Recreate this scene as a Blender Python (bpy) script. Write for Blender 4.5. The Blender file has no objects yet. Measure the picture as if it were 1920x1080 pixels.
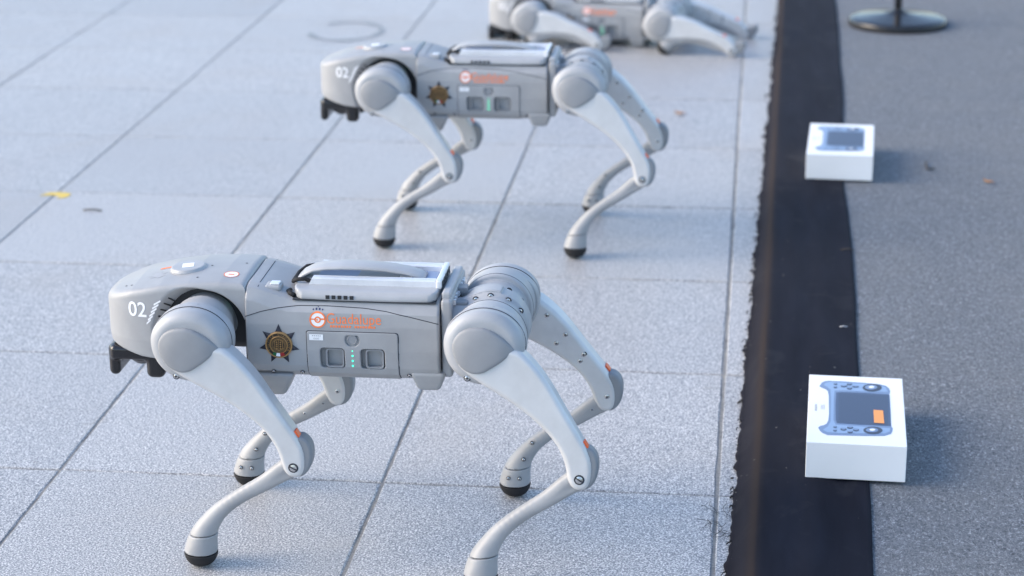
import bpy, bmesh, math, random
import numpy as np
from mathutils import Vector, Matrix

random.seed(7)
rng = np.random.default_rng(7)
S = bpy.context.scene
COL = S.collection

# ------------------------------------------------------------------ camera
F_PX, PITCH, ROLL, YAW, CAM_H = 3915.34, 0.325381, -0.0093511, 0.1196711, 1.278964
fwd = np.array([-math.sin(YAW) * math.cos(PITCH), math.cos(YAW) * math.cos(PITCH), -math.sin(PITCH)])
rt = np.cross(fwd, [0, 0, 1]); rt /= np.linalg.norm(rt); up = np.cross(rt, fwd)
r2 = rt * math.cos(ROLL) + up * math.sin(ROLL); u2 = -rt * math.sin(ROLL) + up * math.cos(ROLL)
cd = bpy.data.cameras.new('camera')
cd.sensor_width = 36.0
cd.lens = F_PX / 1920 * 36.0
cd.clip_start = 0.05
cd.clip_end = 2000
cd.dof.use_dof = True
cd.dof.focus_distance = 2.83
cd.dof.aperture_fstop = 4.9
cam = bpy.data.objects.new('camera', cd)
COL.objects.link(cam)
m = Matrix(((r2[0], u2[0], -fwd[0], 0), (r2[1], u2[1], -fwd[1], 0), (r2[2], u2[2], -fwd[2], CAM_H), (0, 0, 0, 1)))
cam.matrix_world = m
S.camera = cam
S.render.resolution_x, S.render.resolution_y = 1024, 576

# ------------------------------------------------------------------ light
SUN_EL, SUN_AZ = math.radians(30), math.radians(-98)      # azimuth from +Y, clockwise
w = bpy.data.worlds.new('World'); S.world = w; w.use_nodes = True
nt = w.node_tree
sky = nt.nodes.new('ShaderNodeTexSky'); sky.sky_type = 'NISHITA'; sky.sun_disc = False
sky.sun_elevation = SUN_EL; sky.sun_rotation = SUN_AZ
sky.air_density = 1.0; sky.dust_density = 1.3; sky.ozone_density = 1.35
nt.links.new(sky.outputs[0], nt.nodes['Background'].inputs[0])
nt.nodes['Background'].inputs[1].default_value = 0.15
sl = bpy.data.lights.new('sun', 'SUN'); sl.energy = 1.1; sl.angle = math.radians(40); sl.color = (1.0, 0.86, 0.70)
so = bpy.data.objects.new('sun', sl); COL.objects.link(so)
sd = Vector((math.sin(SUN_AZ) * math.cos(SUN_EL), math.cos(SUN_AZ) * math.cos(SUN_EL), math.sin(SUN_EL)))
so.rotation_euler = sd.to_track_quat('Z', 'Y').to_euler()
S.view_settings.view_transform = 'Standard'; S.view_settings.look = 'None'
S.view_settings.exposure = 1.30; S.view_settings.gamma = 1.0; S.view_settings.use_curve_mapping = False

# ------------------------------------------------------------------ materials
def mat(name, color, rough=0.5, metal=0.0, spec=0.5, coat=0.0, emit=None, estr=0.0):
    a = bpy.data.materials.new(name); a.use_nodes = True
    b = a.node_tree.nodes['Principled BSDF']
    b.inputs['Base Color'].default_value = (*color, 1)
    b.inputs['Roughness'].default_value = rough
    b.inputs['Metallic'].default_value = metal
    b.inputs['Specular IOR Level'].default_value = spec
    b.inputs['Coat Weight'].default_value = coat
    if emit:
        b.inputs['Emission Color'].default_value = (*emit, 1); b.inputs['Emission Strength'].default_value = estr
    return a

def N(a, t, **k):
    n = a.node_tree.nodes.new(t)
    for kk, v in k.items(): setattr(n, kk, v)
    return n

def L(a, o, i): a.node_tree.links.new(o, i)

def coords(a, world=True):
    if world: return N(a, 'ShaderNodeNewGeometry').outputs['Position']
    return N(a, 'ShaderNodeTexCoord').outputs['Object']

def noise(a, co, scale, detail=2.0, rough=0.5, dist=0.0):
    n = N(a, 'ShaderNodeTexNoise'); n.inputs['Scale'].default_value = scale
    n.inputs['Detail'].default_value = detail; n.inputs['Roughness'].default_value = rough
    n.inputs['Distortion'].default_value = dist
    L(a, co, n.inputs['Vector']); return n.outputs['Fac']

def ramp(a, fac, stops):
    r = N(a, 'ShaderNodeValToRGB'); e = r.color_ramp.elements
    while len(e) < len(stops): e.new(0.5)
    for q, (p, c) in zip(e, stops): q.position = p; q.color = (*c, 1) if len(c) == 3 else c
    L(a, fac, r.inputs[0]); return r.outputs[0]

def mix(a, fac, c1, c2, mode='MIX'):
    x = N(a, 'ShaderNodeMix', data_type='RGBA', blend_type=mode)
    for s, v in ((x.inputs['Factor'], fac), (x.inputs['A'], c1), (x.inputs['B'], c2)):
        if hasattr(v, 'links'): L(a, v, s)
        elif isinstance(v, (int, float)): s.default_value = v
        else: s.default_value = (*v, 1)
    return x.outputs['Result']

def bump(a, h, strength, dist=0.001):
    b = N(a, 'ShaderNodeBump'); b.inputs['Strength'].default_value = strength; b.inputs['Distance'].default_value = dist
    L(a, h, b.inputs['Height']); L(a, b.outputs[0], a.node_tree.nodes['Principled BSDF'].inputs['Normal'])

def plastic(name, color, rough, metal=0.0, spec=0.5, var=0.10, coat=0.0):
    a = mat(name, color, rough, metal, spec, coat)
    b = a.node_tree.nodes['Principled BSDF']; co = coords(a, False)
    n1 = noise(a, co, 22, 4, 0.6); n2 = noise(a, co, 900, 2, 0.5)
    dk = tuple(c * (1 - var) for c in color); lt = tuple(min(1, c * (1 + var * 0.6)) for c in color)
    L(a, ramp(a, n1, [(0.3, dk), (0.7, lt)]), b.inputs['Base Color'])
    rr = N(a, 'ShaderNodeMapRange'); rr.inputs['To Min'].default_value = rough - 0.06; rr.inputs['To Max'].default_value = rough + 0.10
    L(a, n1, rr.inputs['Value']); L(a, rr.outputs[0], b.inputs['Roughness'])
    bump(a, n2, 0.10, 0.0004)
    return a

MT = {}
MT['shell'] = plastic('grey_shell_paint', (0.345, 0.352, 0.362), 0.46, 0.0, coat=0.12)
MT['housing'] = plastic('light_housing_paint', (0.385, 0.395, 0.41), 0.46, 0.0, coat=0.10)
MT['cap'] = plastic('grey_cap_plastic', (0.265, 0.275, 0.29), 0.5)
MT['thigh'] = plastic('silver_leg_paint', (0.60, 0.605, 0.61), 0.40, 0.15, coat=0.15)
MT['calf'] = plastic('satin_leg_paint', (0.34, 0.345, 0.355), 0.48, 0.1)
MT['cover'] = plastic('knee_cover_plastic', (0.23, 0.245, 0.265), 0.48)
MT['rubber'] = plastic('black_rubber', (0.012, 0.012, 0.014), 0.75)
MT['black'] = plastic('gloss_black_plastic', (0.010, 0.010, 0.012), 0.16, 0, 0.6)
MT['dark'] = plastic('dark_chassis', (0.02, 0.022, 0.026), 0.5)
MT['gap'] = mat('painted_seam_shadow', (0.03, 0.035, 0.045), 0.8)  # dark colour stands in for shade in seams, slots and holes
MT['steel'] = mat('steel_screw', (0.55, 0.55, 0.55), 0.25, 1.0)
MT['alu'] = plastic('brushed_aluminium', (0.80, 0.81, 0.83), 0.36, 0.5)
MT['panelblue'] = mat('blue_grey_deck', (0.26, 0.34, 0.50), 0.35, 0.3)
MT['orange'] = mat('orange_reflector', (0.85, 0.13, 0.03), 0.35)
MT['orange_ink'] = mat('orange_ink', (0.90, 0.22, 0.06), 0.5)
MT['white_ink'] = mat('white_ink', (0.85, 0.86, 0.88), 0.5)
MT['navy_ink'] = mat('navy_ink', (0.02, 0.03, 0.10), 0.5)
MT['grey_ink'] = mat('grey_ink', (0.35, 0.36, 0.38), 0.5)
MT['led'] = mat('green_led', (0.02, 0.5, 0.25), 0.4, emit=(0.05, 0.85, 0.42), estr=0.9)
MT['gold'] = plastic('antique_gold', (0.40, 0.235, 0.09), 0.4, 0.35)
MT['gold_dark'] = plastic('dark_gold', (0.030, 0.019, 0.012), 0.6)
MT['star'] = mat('blued_steel_star', (0.05, 0.055, 0.075), 0.25, 0.6)
MT['green_ink'] = mat('green_enamel', (0.01, 0.12, 0.04), 0.3)
MT['red_ink'] = mat('red_enamel', (0.35, 0.02, 0.02), 0.3)
MT['card'] = plastic('white_coated_card', (0.86, 0.87, 0.88), 0.45, var=0.015)

# granite
def granite(name):
    a = mat(name, (0.4, 0.4, 0.4), 0.5, spec=0.45); b = a.node_tree.nodes['Principled BSDF']
    co = coords(a)
    g1 = noise(a, co, 370, 2, 0.68); g2 = noise(a, co, 150, 2, 0.6); g3 = noise(a, co, 3.2, 5, 0.6, 0.6); g4 = noise(a, co, 28, 4, 0.65)
    c = ramp(a, g1, [(0.37, (0.09, 0.10, 0.12)), (0.46, (0.28, 0.292, 0.31)), (0.54, (0.43, 0.44, 0.455)), (0.62, (0.88, 0.88, 0.88))])
    c = mix(a, 0.22, c, ramp(a, g2, [(0.38, (0.24, 0.25, 0.27)), (0.62, (0.52, 0.53, 0.54))]))
    c = mix(a, ramp(a, g3, [(0.52, (0, 0, 0)), (0.72, (0.30, 0.30, 0.30))]), c, (0.42, 0.405, 0.38))
    c = mix(a, ramp(a, g4, [(0.60, (0, 0, 0)), (0.80, (0.35, 0.35, 0.35))]), c, (0.30, 0.31, 0.32))
    sp = noise(a, co, 9.5, 3, 0.7, 1.2)
    c = mix(a, ramp(a, sp, [(0.66, (0, 0, 0)), (0.74, (0.30, 0.30, 0.30))]), c, (0.22, 0.205, 0.18))
    c = mix(a, 1.0, c, (1.035, 1.0, 0.965), 'MULTIPLY')
    oi = N(a, 'ShaderNodeObjectInfo')
    tone = ramp(a, oi.outputs['Random'], [(0.0, (0.91, 0.915, 0.925)), (0.5, (0.98, 0.98, 0.98)), (1.0, (1.05, 1.045, 1.04))])
    c = mix(a, 1.0, c, tone, 'MULTIPLY')
    L(a, c, b.inputs['Base Color'])
    rr = N(a, 'ShaderNodeMapRange'); rr.inputs['To Min'].default_value = 0.30; rr.inputs['To Max'].default_value = 0.52
    L(a, g3, rr.inputs['Value']); L(a, rr.outputs[0], b.inputs['Roughness'])
    bump(a, g1, 0.35, 0.0006)
    return a
MT['granite'] = granite('flamed_granite')

def grout():
    a = mat('sandy_grout', (0.1, 0.09, 0.07), 0.95); b = a.node_tree.nodes['Principled BSDF']; co = coords(a)
    n = noise(a, co, 14, 5, 0.7); n2 = noise(a, co, 260, 3, 0.6)
    c = ramp(a, n, [(0.34, (0.09, 0.09, 0.095)), (0.46, (0.24, 0.24, 0.235)), (0.62, (0.33, 0.32, 0.30)), (0.76, (0.46, 0.40, 0.31))])
    L(a, mix(a, 0.4, c, ramp(a, n2, [(0.3, (0.10, 0.10, 0.10)), (0.7, (0.42, 0.40, 0.37))])), b.inputs['Base Color'])
    bump(a, n2, 0.8, 0.002); return a
MT['grout'] = grout()

def ground_far():
    a = granite('distant_granite_paving'); b = a.node_tree.nodes['Principled BSDF']
    return a
MT['ground'] = ground_far()

def carpet():
    a = mat('grey_carpet_pile', (0.12, 0.12, 0.13), 0.95, spec=0.15); b = a.node_tree.nodes['Principled BSDF']; co = coords(a)
    mp = N(a, 'ShaderNodeMapping'); mp.inputs['Scale'].default_value = (1.0, 0.6, 1.0); L(a, co, mp.inputs[0])
    g1 = noise(a, mp.outputs[0], 240, 4, 0.72, 1.2); g2 = noise(a, co, 55, 4, 0.7, 1.0); g3 = noise(a, co, 4, 4, 0.6)
    c = ramp(a, g1, [(0.34, (0.05, 0.057, 0.068)), (0.47, (0.142, 0.155, 0.174)), (0.57, (0.225, 0.240, 0.262)), (0.70, (0.54, 0.555, 0.575))])
    c = mix(a, ramp(a, g2, [(0.4, (0.0, 0.0, 0.0)), (0.75, (0.55, 0.55, 0.55))]), c, (0.12, 0.13, 0.145))
    c = mix(a, ramp(a, g3, [(0.45, (0, 0, 0)), (0.7, (0.35, 0.35, 0.35))]), c, (0.20, 0.203, 0.205))
    L(a, c, b.inputs['Base Color'])
    b.inputs['Sheen Weight'].default_value = 0.05
    bump(a, g1, 0.9, 0.003); return a
MT['carpet'] = carpet()

def cloth():
    a = mat('black_felt_cloth', (0.012, 0.013, 0.017), 0.9, spec=0.12); b = a.node_tree.nodes['Principled BSDF']; co = coords(a)
    mp = N(a, 'ShaderNodeMapping'); mp.inputs['Scale'].default_value = (1.0, 0.18, 1.0); L(a, co, mp.inputs[0])
    s = noise(a, mp.outputs[0], 22, 5, 0.6, 0.4); d = noise(a, co, 7.5, 4, 0.62, 0.8); f = noise(a, co, 700, 3, 0.6)
    lint = noise(a, co, 120, 1, 0.3)
    c = ramp(a, s, [(0.35, (0.0035, 0.0045, 0.011)), (0.7, (0.0085, 0.0105, 0.020))])
    c = mix(a, ramp(a, d, [(0.56, (0, 0, 0)), (0.74, (0.75, 0.75, 0.75))]), c, (0.026, 0.028, 0.034))
    c = mix(a, ramp(a, lint, [(0.795, (0, 0, 0)), (0.815, (0.8, 0.8, 0.8))]), c, (0.28, 0.27, 0.25))
    at = N(a, 'ShaderNodeAttribute'); at.attribute_name = 'fold_brown'
    c = mix(a, at.outputs['Fac'], c, (0.026, 0.019, 0.017))  # browner along the fold, slightly so on the left slope
    L(a, c, b.inputs['Base Color'])
    b.inputs['Sheen Weight'].default_value = 0.03; b.inputs['Sheen Roughness'].default_value = 0.4
    b.inputs['Sheen Tint'].default_value = (0.8, 0.85, 1.0, 1)
    bump(a, f, 0.3, 0.0006); return a
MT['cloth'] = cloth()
MT['thread'] = mat('black_thread', (0.01, 0.01, 0.012), 0.8)
MT['leaf'] = mat('dry_leaf', (0.48, 0.24, 0.10), 0.7)
MT['tape'] = mat('yellow_tape', (0.72, 0.52, 0.10), 0.6)
MT['twig'] = mat('brown_twig', (0.08, 0.065, 0.05), 0.8)
def stain():
    a = mat('grey_floor_stain', (0.27, 0.29, 0.30), 0.6); return a
MT['stain'] = stain()

# ------------------------------------------------------------------ mesh helpers
def link(o, parent=None):
    COL.objects.link(o)
    if parent is not None: o.parent = parent
    return o

STUFF = {'printed_buttons', 'printed_button_tops', 'printed_stick_glint', 'printed_screen_grain', 'faint_print', 'roof_hole', 'port_block', 'end_plate_slot', 'tray_vent', 'arch_vent', 'logo_small_line', 'label_print', 'badge_relief', 'scuff_mark'}
def mesh_obj(name, me, parent=None, material=None, mtx=None):
    o = bpy.data.objects.new(name, me)
    if material is not None and not me.materials: me.materials.append(material)
    link(o, parent)
    if mtx is not None: o.matrix_basis = mtx
    if name in STUFF: o['kind'] = 'stuff'
    return o

def bm_to_mesh(bm, name, material=None, smooth=False):
    me = bpy.data.meshes.new(name); bm.to_mesh(me); bm.free()
    if material is not None: me.materials.append(material)
    if smooth:
        me.polygons.foreach_set('use_smooth', [True] * len(me.polygons))
    return me

def tag(o, label=None, cat=None, group=None, kind=None):
    if label: o['label'] = label
    if cat: o['category'] = cat
    if group: o['group'] = group
    if kind: o['kind'] = kind
    return o

def box_mesh(name, lo, hi, material, bev=0.0, seg=2):
    bm = bmesh.new(); bmesh.ops.create_cube(bm, size=1)
    for v in bm.verts:
        v.co = Vector([lo[i] + (v.co[i] + 0.5) * (hi[i] - lo[i]) for i in range(3)])
    if bev: bmesh.ops.bevel(bm, geom=bm.edges[:], offset=bev, segments=seg, affect='EDGES', profile=0.5)
    return bm_to_mesh(bm, name, material)

def tube_bm(bm, pts, r, n=6):
    pts = [Vector(p) for p in pts]; rings = []
    for i, p in enumerate(pts):
        t = (pts[min(i + 1, len(pts) - 1)] - pts[max(i - 1, 0)]).normalized()
        a = t.orthogonal().normalized() if i == 0 else (pa - t * pa.dot(t)).normalized()
        pa = a; b = t.cross(a)
        rr = r[i] if hasattr(r, '__len__') else r
        rings.append([bm.verts.new(p + a * math.cos(2 * math.pi * k / n) * rr + b * math.sin(2 * math.pi * k / n) * rr) for k in range(n)])
    for i in range(len(rings) - 1):
        for k in range(n):
            bm.faces.new((rings[i][k], rings[i][(k + 1) % n], rings[i + 1][(k + 1) % n], rings[i + 1][k]))
    bm.faces.new(rings[0][::-1]); bm.faces.new(rings[-1])

def tube_mesh(name, pts, r, material, n=6):
    bm = bmesh.new(); tube_bm(bm, pts, r, n); return bm_to_mesh(bm, name, material, True)

def lathe_mesh(name, prof, material, n=48, axis='Z'):
    bm = bmesh.new(); rings = []
    for r, z in prof:
        if r < 1e-6: rings.append([bm.verts.new((0, 0, z))])
        else: rings.append([bm.verts.new((r * math.cos(2 * math.pi * k / n), r * math.sin(2 * math.pi * k / n), z)) for k in range(n)])
    for a, b in zip(rings, rings[1:]):
        for k in range(n):
            k2 = (k + 1) % n
            if len(a) == 1 and len(b) == 1: continue
            if len(a) == 1: bm.faces.new((a[0], b[k], b[k2]))
            elif len(b) == 1: bm.faces.new((a[k], a[k2], b[0]))
            else: bm.faces.new((a[k], a[k2], b[k2], b[k]))
    bmesh.ops.recalc_face_normals(bm, faces=bm.faces)
    if axis == 'Y': bmesh.ops.rotate(bm, verts=bm.verts, cent=(0, 0, 0), matrix=Matrix.Rotation(-math.pi / 2, 3, 'X'))
    return bm_to_mesh(bm, name, material)

# --- signed distance modelling: surface nets over a numpy grid
def nets(name, f, lo, hi, h, material, mirror=False, smooth=True):
    lo = np.array(lo, float); hi = np.array(hi, float)
    n = np.ceil((hi - lo) / h).astype(int) + 1
    ax = [lo[i] + h * np.arange(n[i]) for i in range(3)]
    X, Y, Z = np.meshgrid(*ax, indexing='ij')
    V = f(X, Y, Z)
    s = V < 0
    nc = n - 1
    acc = np.zeros((*nc, 3)); cnt = np.zeros(nc)
    def sl(o): return tuple(slice(o[i], o[i] + nc[i]) for i in range(3))
    C = [(a, b, c) for a in (0, 1) for b in (0, 1) for c in (0, 1)]
    for a in C:
        for k in range(3):
            if a[k]: continue
            b = list(a); b[k] = 1; b = tuple(b)
            va, vb = V[sl(a)], V[sl(b)]
            cr = (va < 0) != (vb < 0)
            t = np.where(cr, va / np.where(cr, va - vb, 1), 0)
            for q in range(3):
                acc[..., q] += np.where(cr, a[q] + (t if q == k else 0), 0)
            cnt += cr
    act = cnt > 0
    idx = -np.ones(nc, int); idx[act] = np.arange(act.sum())
    cell = np.argwhere(act)
    P = lo + h * (cell + acc[act] / cnt[act][:, None])
    for _ in range(3):
        e = h * 0.05
        g = np.stack([f(P[:, 0] + e * (q == 0), P[:, 1] + e * (q == 1), P[:, 2] + e * (q == 2)) - f(P[:, 0] - e * (q == 0), P[:, 1] - e * (q == 1), P[:, 2] - e * (q == 2)) for q in range(3)], -1) / (2 * e)
        v = f(P[:, 0], P[:, 1], P[:, 2])
        step = v[:, None] * g / np.maximum((g ** 2).sum(1), 0.25)[:, None]
        ln = np.linalg.norm(step, axis=1, keepdims=True); step *= np.minimum(1, 0.4 * h / np.maximum(ln, 1e-12))
        P -= step
    quads = []
    for k in range(3):
        u, v_ = [(1, 2), (2, 0), (0, 1)][k]
        o = [slice(1, n[i] - 1) for i in range(3)]; o[k] = slice(0, n[k] - 1)
        a = s[tuple(o)]
        o2 = list(o); o2[k] = slice(1, n[k]); b = s[tuple(o2)]
        for flip, m_ in ((False, a & ~b), (True, ~a & b)):
            c = np.argwhere(m_)
            if not len(c): continue
            base = c.copy()
            for i in range(3):
                if i != k: base[:, i] += 1
            def gi(du, dv):
                q = base.copy(); q[:, u] -= du; q[:, v_] -= dv
                return idx[q[:, 0], q[:, 1], q[:, 2]]
            qd = np.stack([gi(1, 1), gi(0, 1), gi(0, 0), gi(1, 0)], -1)
            quads.append(qd[:, ::-1] if flip else qd)
    Q = np.concatenate(quads); Q = Q[(Q >= 0).all(1)]
    if mirror: P = P * [1, -1, 1]; Q = Q[:, ::-1]
    me = bpy.data.meshes.new(name)
    me.vertices.add(len(P)); me.vertices.foreach_set('co', P.ravel().astype(np.float32))
    me.loops.add(Q.size); me.loops.foreach_set('vertex_index', Q.ravel().astype(np.int32))
    me.polygons.add(len(Q)); me.polygons.foreach_set('loop_start', (np.arange(len(Q)) * 4).astype(np.int32))
    me.polygons.foreach_set('loop_total', np.full(len(Q), 4, np.int32))
    me.update(calc_edges=True)
    if smooth: me.polygons.foreach_set('use_smooth', np.ones(len(Q), bool))
    if smooth:
        ok = me.vertices
        nn = g / np.maximum(np.linalg.norm(g, axis=1, keepdims=True), 1e-9)
        if mirror: nn = nn * [1, -1, 1]
        try: me.normals_split_custom_set_from_vertices(nn.astype(np.float32).tolist())
        except Exception: pass
    me.materials.append(material)
    return me

def smin(a, b, k):
    hh = np.clip(0.5 + 0.5 * (b - a) / k, 0, 1); return b * (1 - hh) + a * hh - k * hh * (1 - hh)
def smax(a, b, k): return -smin(-a, -b, k)
def seg_round(X, Y, Z, a, b, ra, rb):
    a = np.array(a); b = np.array(b); d = b - a; L2 = (d ** 2).sum()
    t = np.clip(((X - a[0]) * d[0] + (Y - a[1]) * d[1] + (Z - a[2]) * d[2]) / L2, 0, 1)
    return np.sqrt((X - a[0] - t * d[0]) ** 2 + (Y - a[1] - t * d[1]) ** 2 + (Z - a[2] - t * d[2]) ** 2) - (ra + t * (rb - ra))
def rbox(X, Y, Z, lo, hi, r):
    q = []
    for P, l, h_ in zip((X, Y, Z), lo, hi):
        q.append(np.abs(P - (l + h_) / 2) - (h_ - l) / 2 + r)
    return np.sqrt(sum(np.maximum(t, 0) ** 2 for t in q)) + np.minimum(np.maximum(np.maximum(q[0], q[1]), q[2]), 0) - r
def poly2(U, V, pts):
    pts = np.array(pts); d = None; s = np.ones(U.shape)
    n = len(pts)
    for i in range(n):
        a = pts[i]; b = pts[i - 1]; e = b - a
        wx = U - a[0]; wy = V - a[1]
        t = np.clip((wx * e[0] + wy * e[1]) / (e @ e), 0, 1)
        q = (wx - t * e[0]) ** 2 + (wy - t * e[1]) ** 2
        d = q if d is None else np.minimum(d, q)
        c1 = V >= a[1]; c2 = V < b[1]; c3 = e[0] * wy > e[1] * wx
        fl = (c1 & c2 & c3) | (~c1 & ~c2 & ~c3)
        s = np.where(fl, -s, s)
    return s * np.sqrt(d)
def extrude(d2, w_, r):
    a = d2 + r; b = w_ + r
    return np.sqrt(np.maximum(a, 0) ** 2 + np.maximum(b, 0) ** 2) + np.minimum(np.maximum(a, b), 0) - r
def ycyl(X, Y, Z, cx, cz, rad, y0, y1, r):
    return extrude(np.sqrt((X - cx) ** 2 + (Z - cz) ** 2) - rad, np.abs(Y - (y0 + y1) / 2) - (y1 - y0) / 2, r)
def xcyl(X, Y, Z, cy, cz, rad, x0, x1, r):
    return extrude(np.sqrt((Y - cy) ** 2 + (Z - cz) ** 2) - rad, np.abs(X - (x0 + x1) / 2) - (x1 - x0) / 2, r)
def smooth(x, a, b):
    t = np.clip((x - a) / (b - a), 0, 1); return t * t * (3 - 2 * t)

# smoothed closed polyline (Chaikin)
def chaikin(p, n=2):
    p = [tuple(q) for q in p]
    for _ in range(n):
        o = []
        for i in range(len(p)):
            a, b = p[i], p[(i + 1) % len(p)]
            o += [(a[0] * .75 + b[0] * .25, a[1] * .75 + b[1] * .25), (a[0] * .25 + b[0] * .75, a[1] * .25 + b[1] * .75)]
        p = o
    return p

# ------------------------------------------------------------------ robot shapes (x forward, y left, z up, metres)
HX, HZ = 0.194, 0.326
SEC = [(-0.062, 0.256), (0.062, 0.256), (0.074, 0.266), (0.0775, 0.276), (0.0795, 0.30), (0.079, 0.333), (0.0765, 0.352), (0.066, 0.3655), (0.05, 0.369), (-0.05, 0.369), (-0.066, 0.3655), (-0.0765, 0.352), (-0.079, 0.333), (-0.0795, 0.30), (-0.0775, 0.276), (-0.074, 0.266)]
def torso_sec(X, Y, Z):
    lift = 0.016 * smooth(X, 0.060, 0.135)
    return poly2(Y, Z - lift * smooth(Z, 0.335, 0.372), SEC)
def torso(X, Y, Z):
    d = extrude(torso_sec(X, Y, Z), np.abs(X - 0.001) - 0.1325, 0.003)
    for x0, x1, z0, z1 in ((-0.060, -0.021, 0.270, 0.307), (-0.005, 0.0345, 0.270, 0.307), (-0.025, -0.001, 0.3065, 0.324)):
        d = smax(d, -rbox(X, Y, Z, (x0, 0.064, z0), (x1, 0.2, z1), 0.003), 0.001)
    return d
def surf_probe(f, org, direction, maxd=0.2):
    """march points along direction onto the zero set of f"""
    P = np.array(org, float); d = np.array(direction, float); t = np.zeros(len(P))
    for _ in range(60):
        Q = P + t[:, None] * d
        v = f(Q[:, 0], Q[:, 1], Q[:, 2]); t += np.clip(v, -0.01, 0.01) * 0.8
    return P + t[:, None] * d

def head_w(X):
    u = np.clip((X - 0.235) / 0.107, 0, 1)
    return 0.0695 * (1 - u ** 2.6) ** (1 / 2.6) - np.maximum(0, X - 0.342) * 3
def head_outer(X, Y, Z):
    u = np.maximum(X - 0.235, 0) / 0.107; v = np.abs(Y) / 0.0695
    plan = ((u ** 2.7 + v ** 2.7) ** (1 / 2.7) - 1) * 0.075
    plan = np.maximum(plan - 0.00, 0.1335 - X + 0.0)
    # slightly narrower toward the chin
    zt = np.interp(X, [0.12, 0.17, 0.215, 0.255, 0.295, 0.325, 0.345], [0.389, 0.3905, 0.388, 0.3825, 0.3735, 0.3635, 0.355])
    zt = zt - 0.9 * Y ** 2
    zb = np.interp(X, [0.25, 0.285, 0.31, 0.34], [0.272, 0.275, 0.281, 0.288]) + 0.9 * Y ** 2 * 0
    plan = plan + 0.10 * np.maximum(0.30 - Z, 0)
    d = smax(plan, Z - zt, 0.009)
    return smax(d, zb - Z, 0.004)
def arch(X, Y, Z, extra=0.0):
    R = 0.0572 + np.clip(np.abs(Y) - 0.052, 0, 0.03) * (0.20 + 0.62 * smooth(X, 0.185, 0.240)) + extra
    c = np.sqrt((X - 0.194) ** 2 + (Z - 0.3160) ** 2) - R
    below = np.maximum(Z - 0.318, np.abs(X - 0.17) - (0.072 + np.clip(np.abs(Y) - 0.046, 0, 0.03) * 0.9))
    return smin(c, below, 0.012)
def head(X, Y, Z):
    o = head_outer(X, Y, Z)
    d = smax(o, -arch(X, Y, Z), 0.0025)
    inner = np.maximum(np.maximum(head_outer(X, Y, Z) + 0.0065, X - 0.262), np.abs(Y) - 0.0505)
    return smax(d, -inner, 0.002)

def leg_xf(pts, sx):  # points given for the front near leg in robot axes
    return [(x, z) for x, z in pts]
THIGH = [(.2255, .3060), (.2270, .2985), (.211, .286), (.187, .272), (.162, .2585), (.138, .2435), (.116, .226), (.097, .207), (.084, .186), (.0775, .166), (.0755, .152), (.068, .1415), (.057, .1385), (.046, .143), (.0405, .155), (.0405, .178), (.0475, .197), (.0620, .219), (.085, .252), (.108, .288), (.134, .3165), (.150, .327), (.175, .326), (.205, .320)]
THIGH = [(x - HX, z - HZ) for x, z in THIGH]
def thigh(X, Y, Z):
    t = np.clip(-(Z) / 0.17, 0, 1)
    yc = 0.139 + 0 * t; hw = 0.0185 - 0.0045 * t
    d2 = poly2(X, Z, chaikin(THIGH, 2)) + 0.0014 * smooth(-Z, 0.05, 0.14)
    return extrude(d2, np.abs(Y - yc) - hw, 0.0075)
def thigh_motor(X, Y, Z):
    Z = np.where(Z > 0, Z * (1 + 0.16 * smooth(Z, 0, 0.03)), Z)
    d = ycyl(X, Y, Z, 0, 0, 0.0535, 0.106, 0.1535, 0.016)
    e = ycyl(X, Y, Z, 0, 0, 0.0543, 0.106, 0.124, 0.003)
    return smin(d, e, 0.003)
CAP = [(.0400, -.004), (.0365, .009), (.027, .0190), (.012, .0240), (-.006, .0240), (-.024, .0155), (-.0430, .000), (-.0445, -.0045), (-.0300, -.0175), (-.013, -.030), (-.002, -.0370), (.010, -.0385), (.024, -.033), (.0345, -.021)]
CAP = [(x + 0.0015, z + 0.002) for x, z in CAP]
def motor_cap(X, Y, Z):
    d = extrude(poly2(X, Z, chaikin(CAP, 1)) , np.abs(Y - 0.152) - 0.0105, 0.0045)
    return smax(d, np.sqrt(X ** 2 + (Y - 0.06) ** 2 + (Z + 0.008) ** 2) - 0.1035, 0.004)
KX, KZ = 0.0565, 0.157     # knee, front leg
def rk(x, z): return (x - KX, z - KZ)
CHAIN = [((.057, .157), .0155), ((.078, .1440), .0136), ((.103, .1265), .0113), ((.137, .1060), .0102), ((.165, .0845), .0113), ((.1825, .063), .0142), ((.192, .044), .0185), ((.1970, .0215), .0225)]
def resample(ch, n=4):
    P_ = [np.array([*p, r_]) for p, r_ in ch]; P_ = [2 * P_[0] - P_[1]] + P_ + [2 * P_[-1] - P_[-2]]; o = []
    for i in range(1, len(P_) - 2):
        for k in range(n):
            t = k / n; a, b, c, e = P_[i - 1:i + 3]
            o.append(0.5 * ((2 * b) + (c - a) * t + (2 * a - 5 * b + 4 * c - e) * t * t + (3 * b - a - 3 * c + e) * t ** 3))
    o.append(P_[-2]); return [((q[0], q[1]), q[2]) for q in o]
CHAINR = resample(CHAIN, 4)
def calf_all(X, Y, Z):
    d = None
    for (p, ra), (q, rb) in zip(CHAINR, CHAINR[1:]):
        a = rk(*p); b = rk(*q)
        s = seg_round(X, Y * 1.0, Z, (a[0], 0.137, a[1]), (b[0], 0.137, b[1]), ra, rb)
        d = s if d is None else smin(d, s, 0.0012)
    wid = 0.0105 + 0.013 * smooth(-Z, 0.02, 0.12)
    return smax(d, np.abs(Y - 0.137) - wid, 0.006)
KN = [rk(.0535, .2015), rk(.045, .2005), rk(.0365, .193), rk(.0325, .182), rk(.033, .166), rk(.038, .152), rk(.047, .1425), rk(.060, .1405), rk(.072, .146), rk(.070, .165), rk(.062, .185)]
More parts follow.
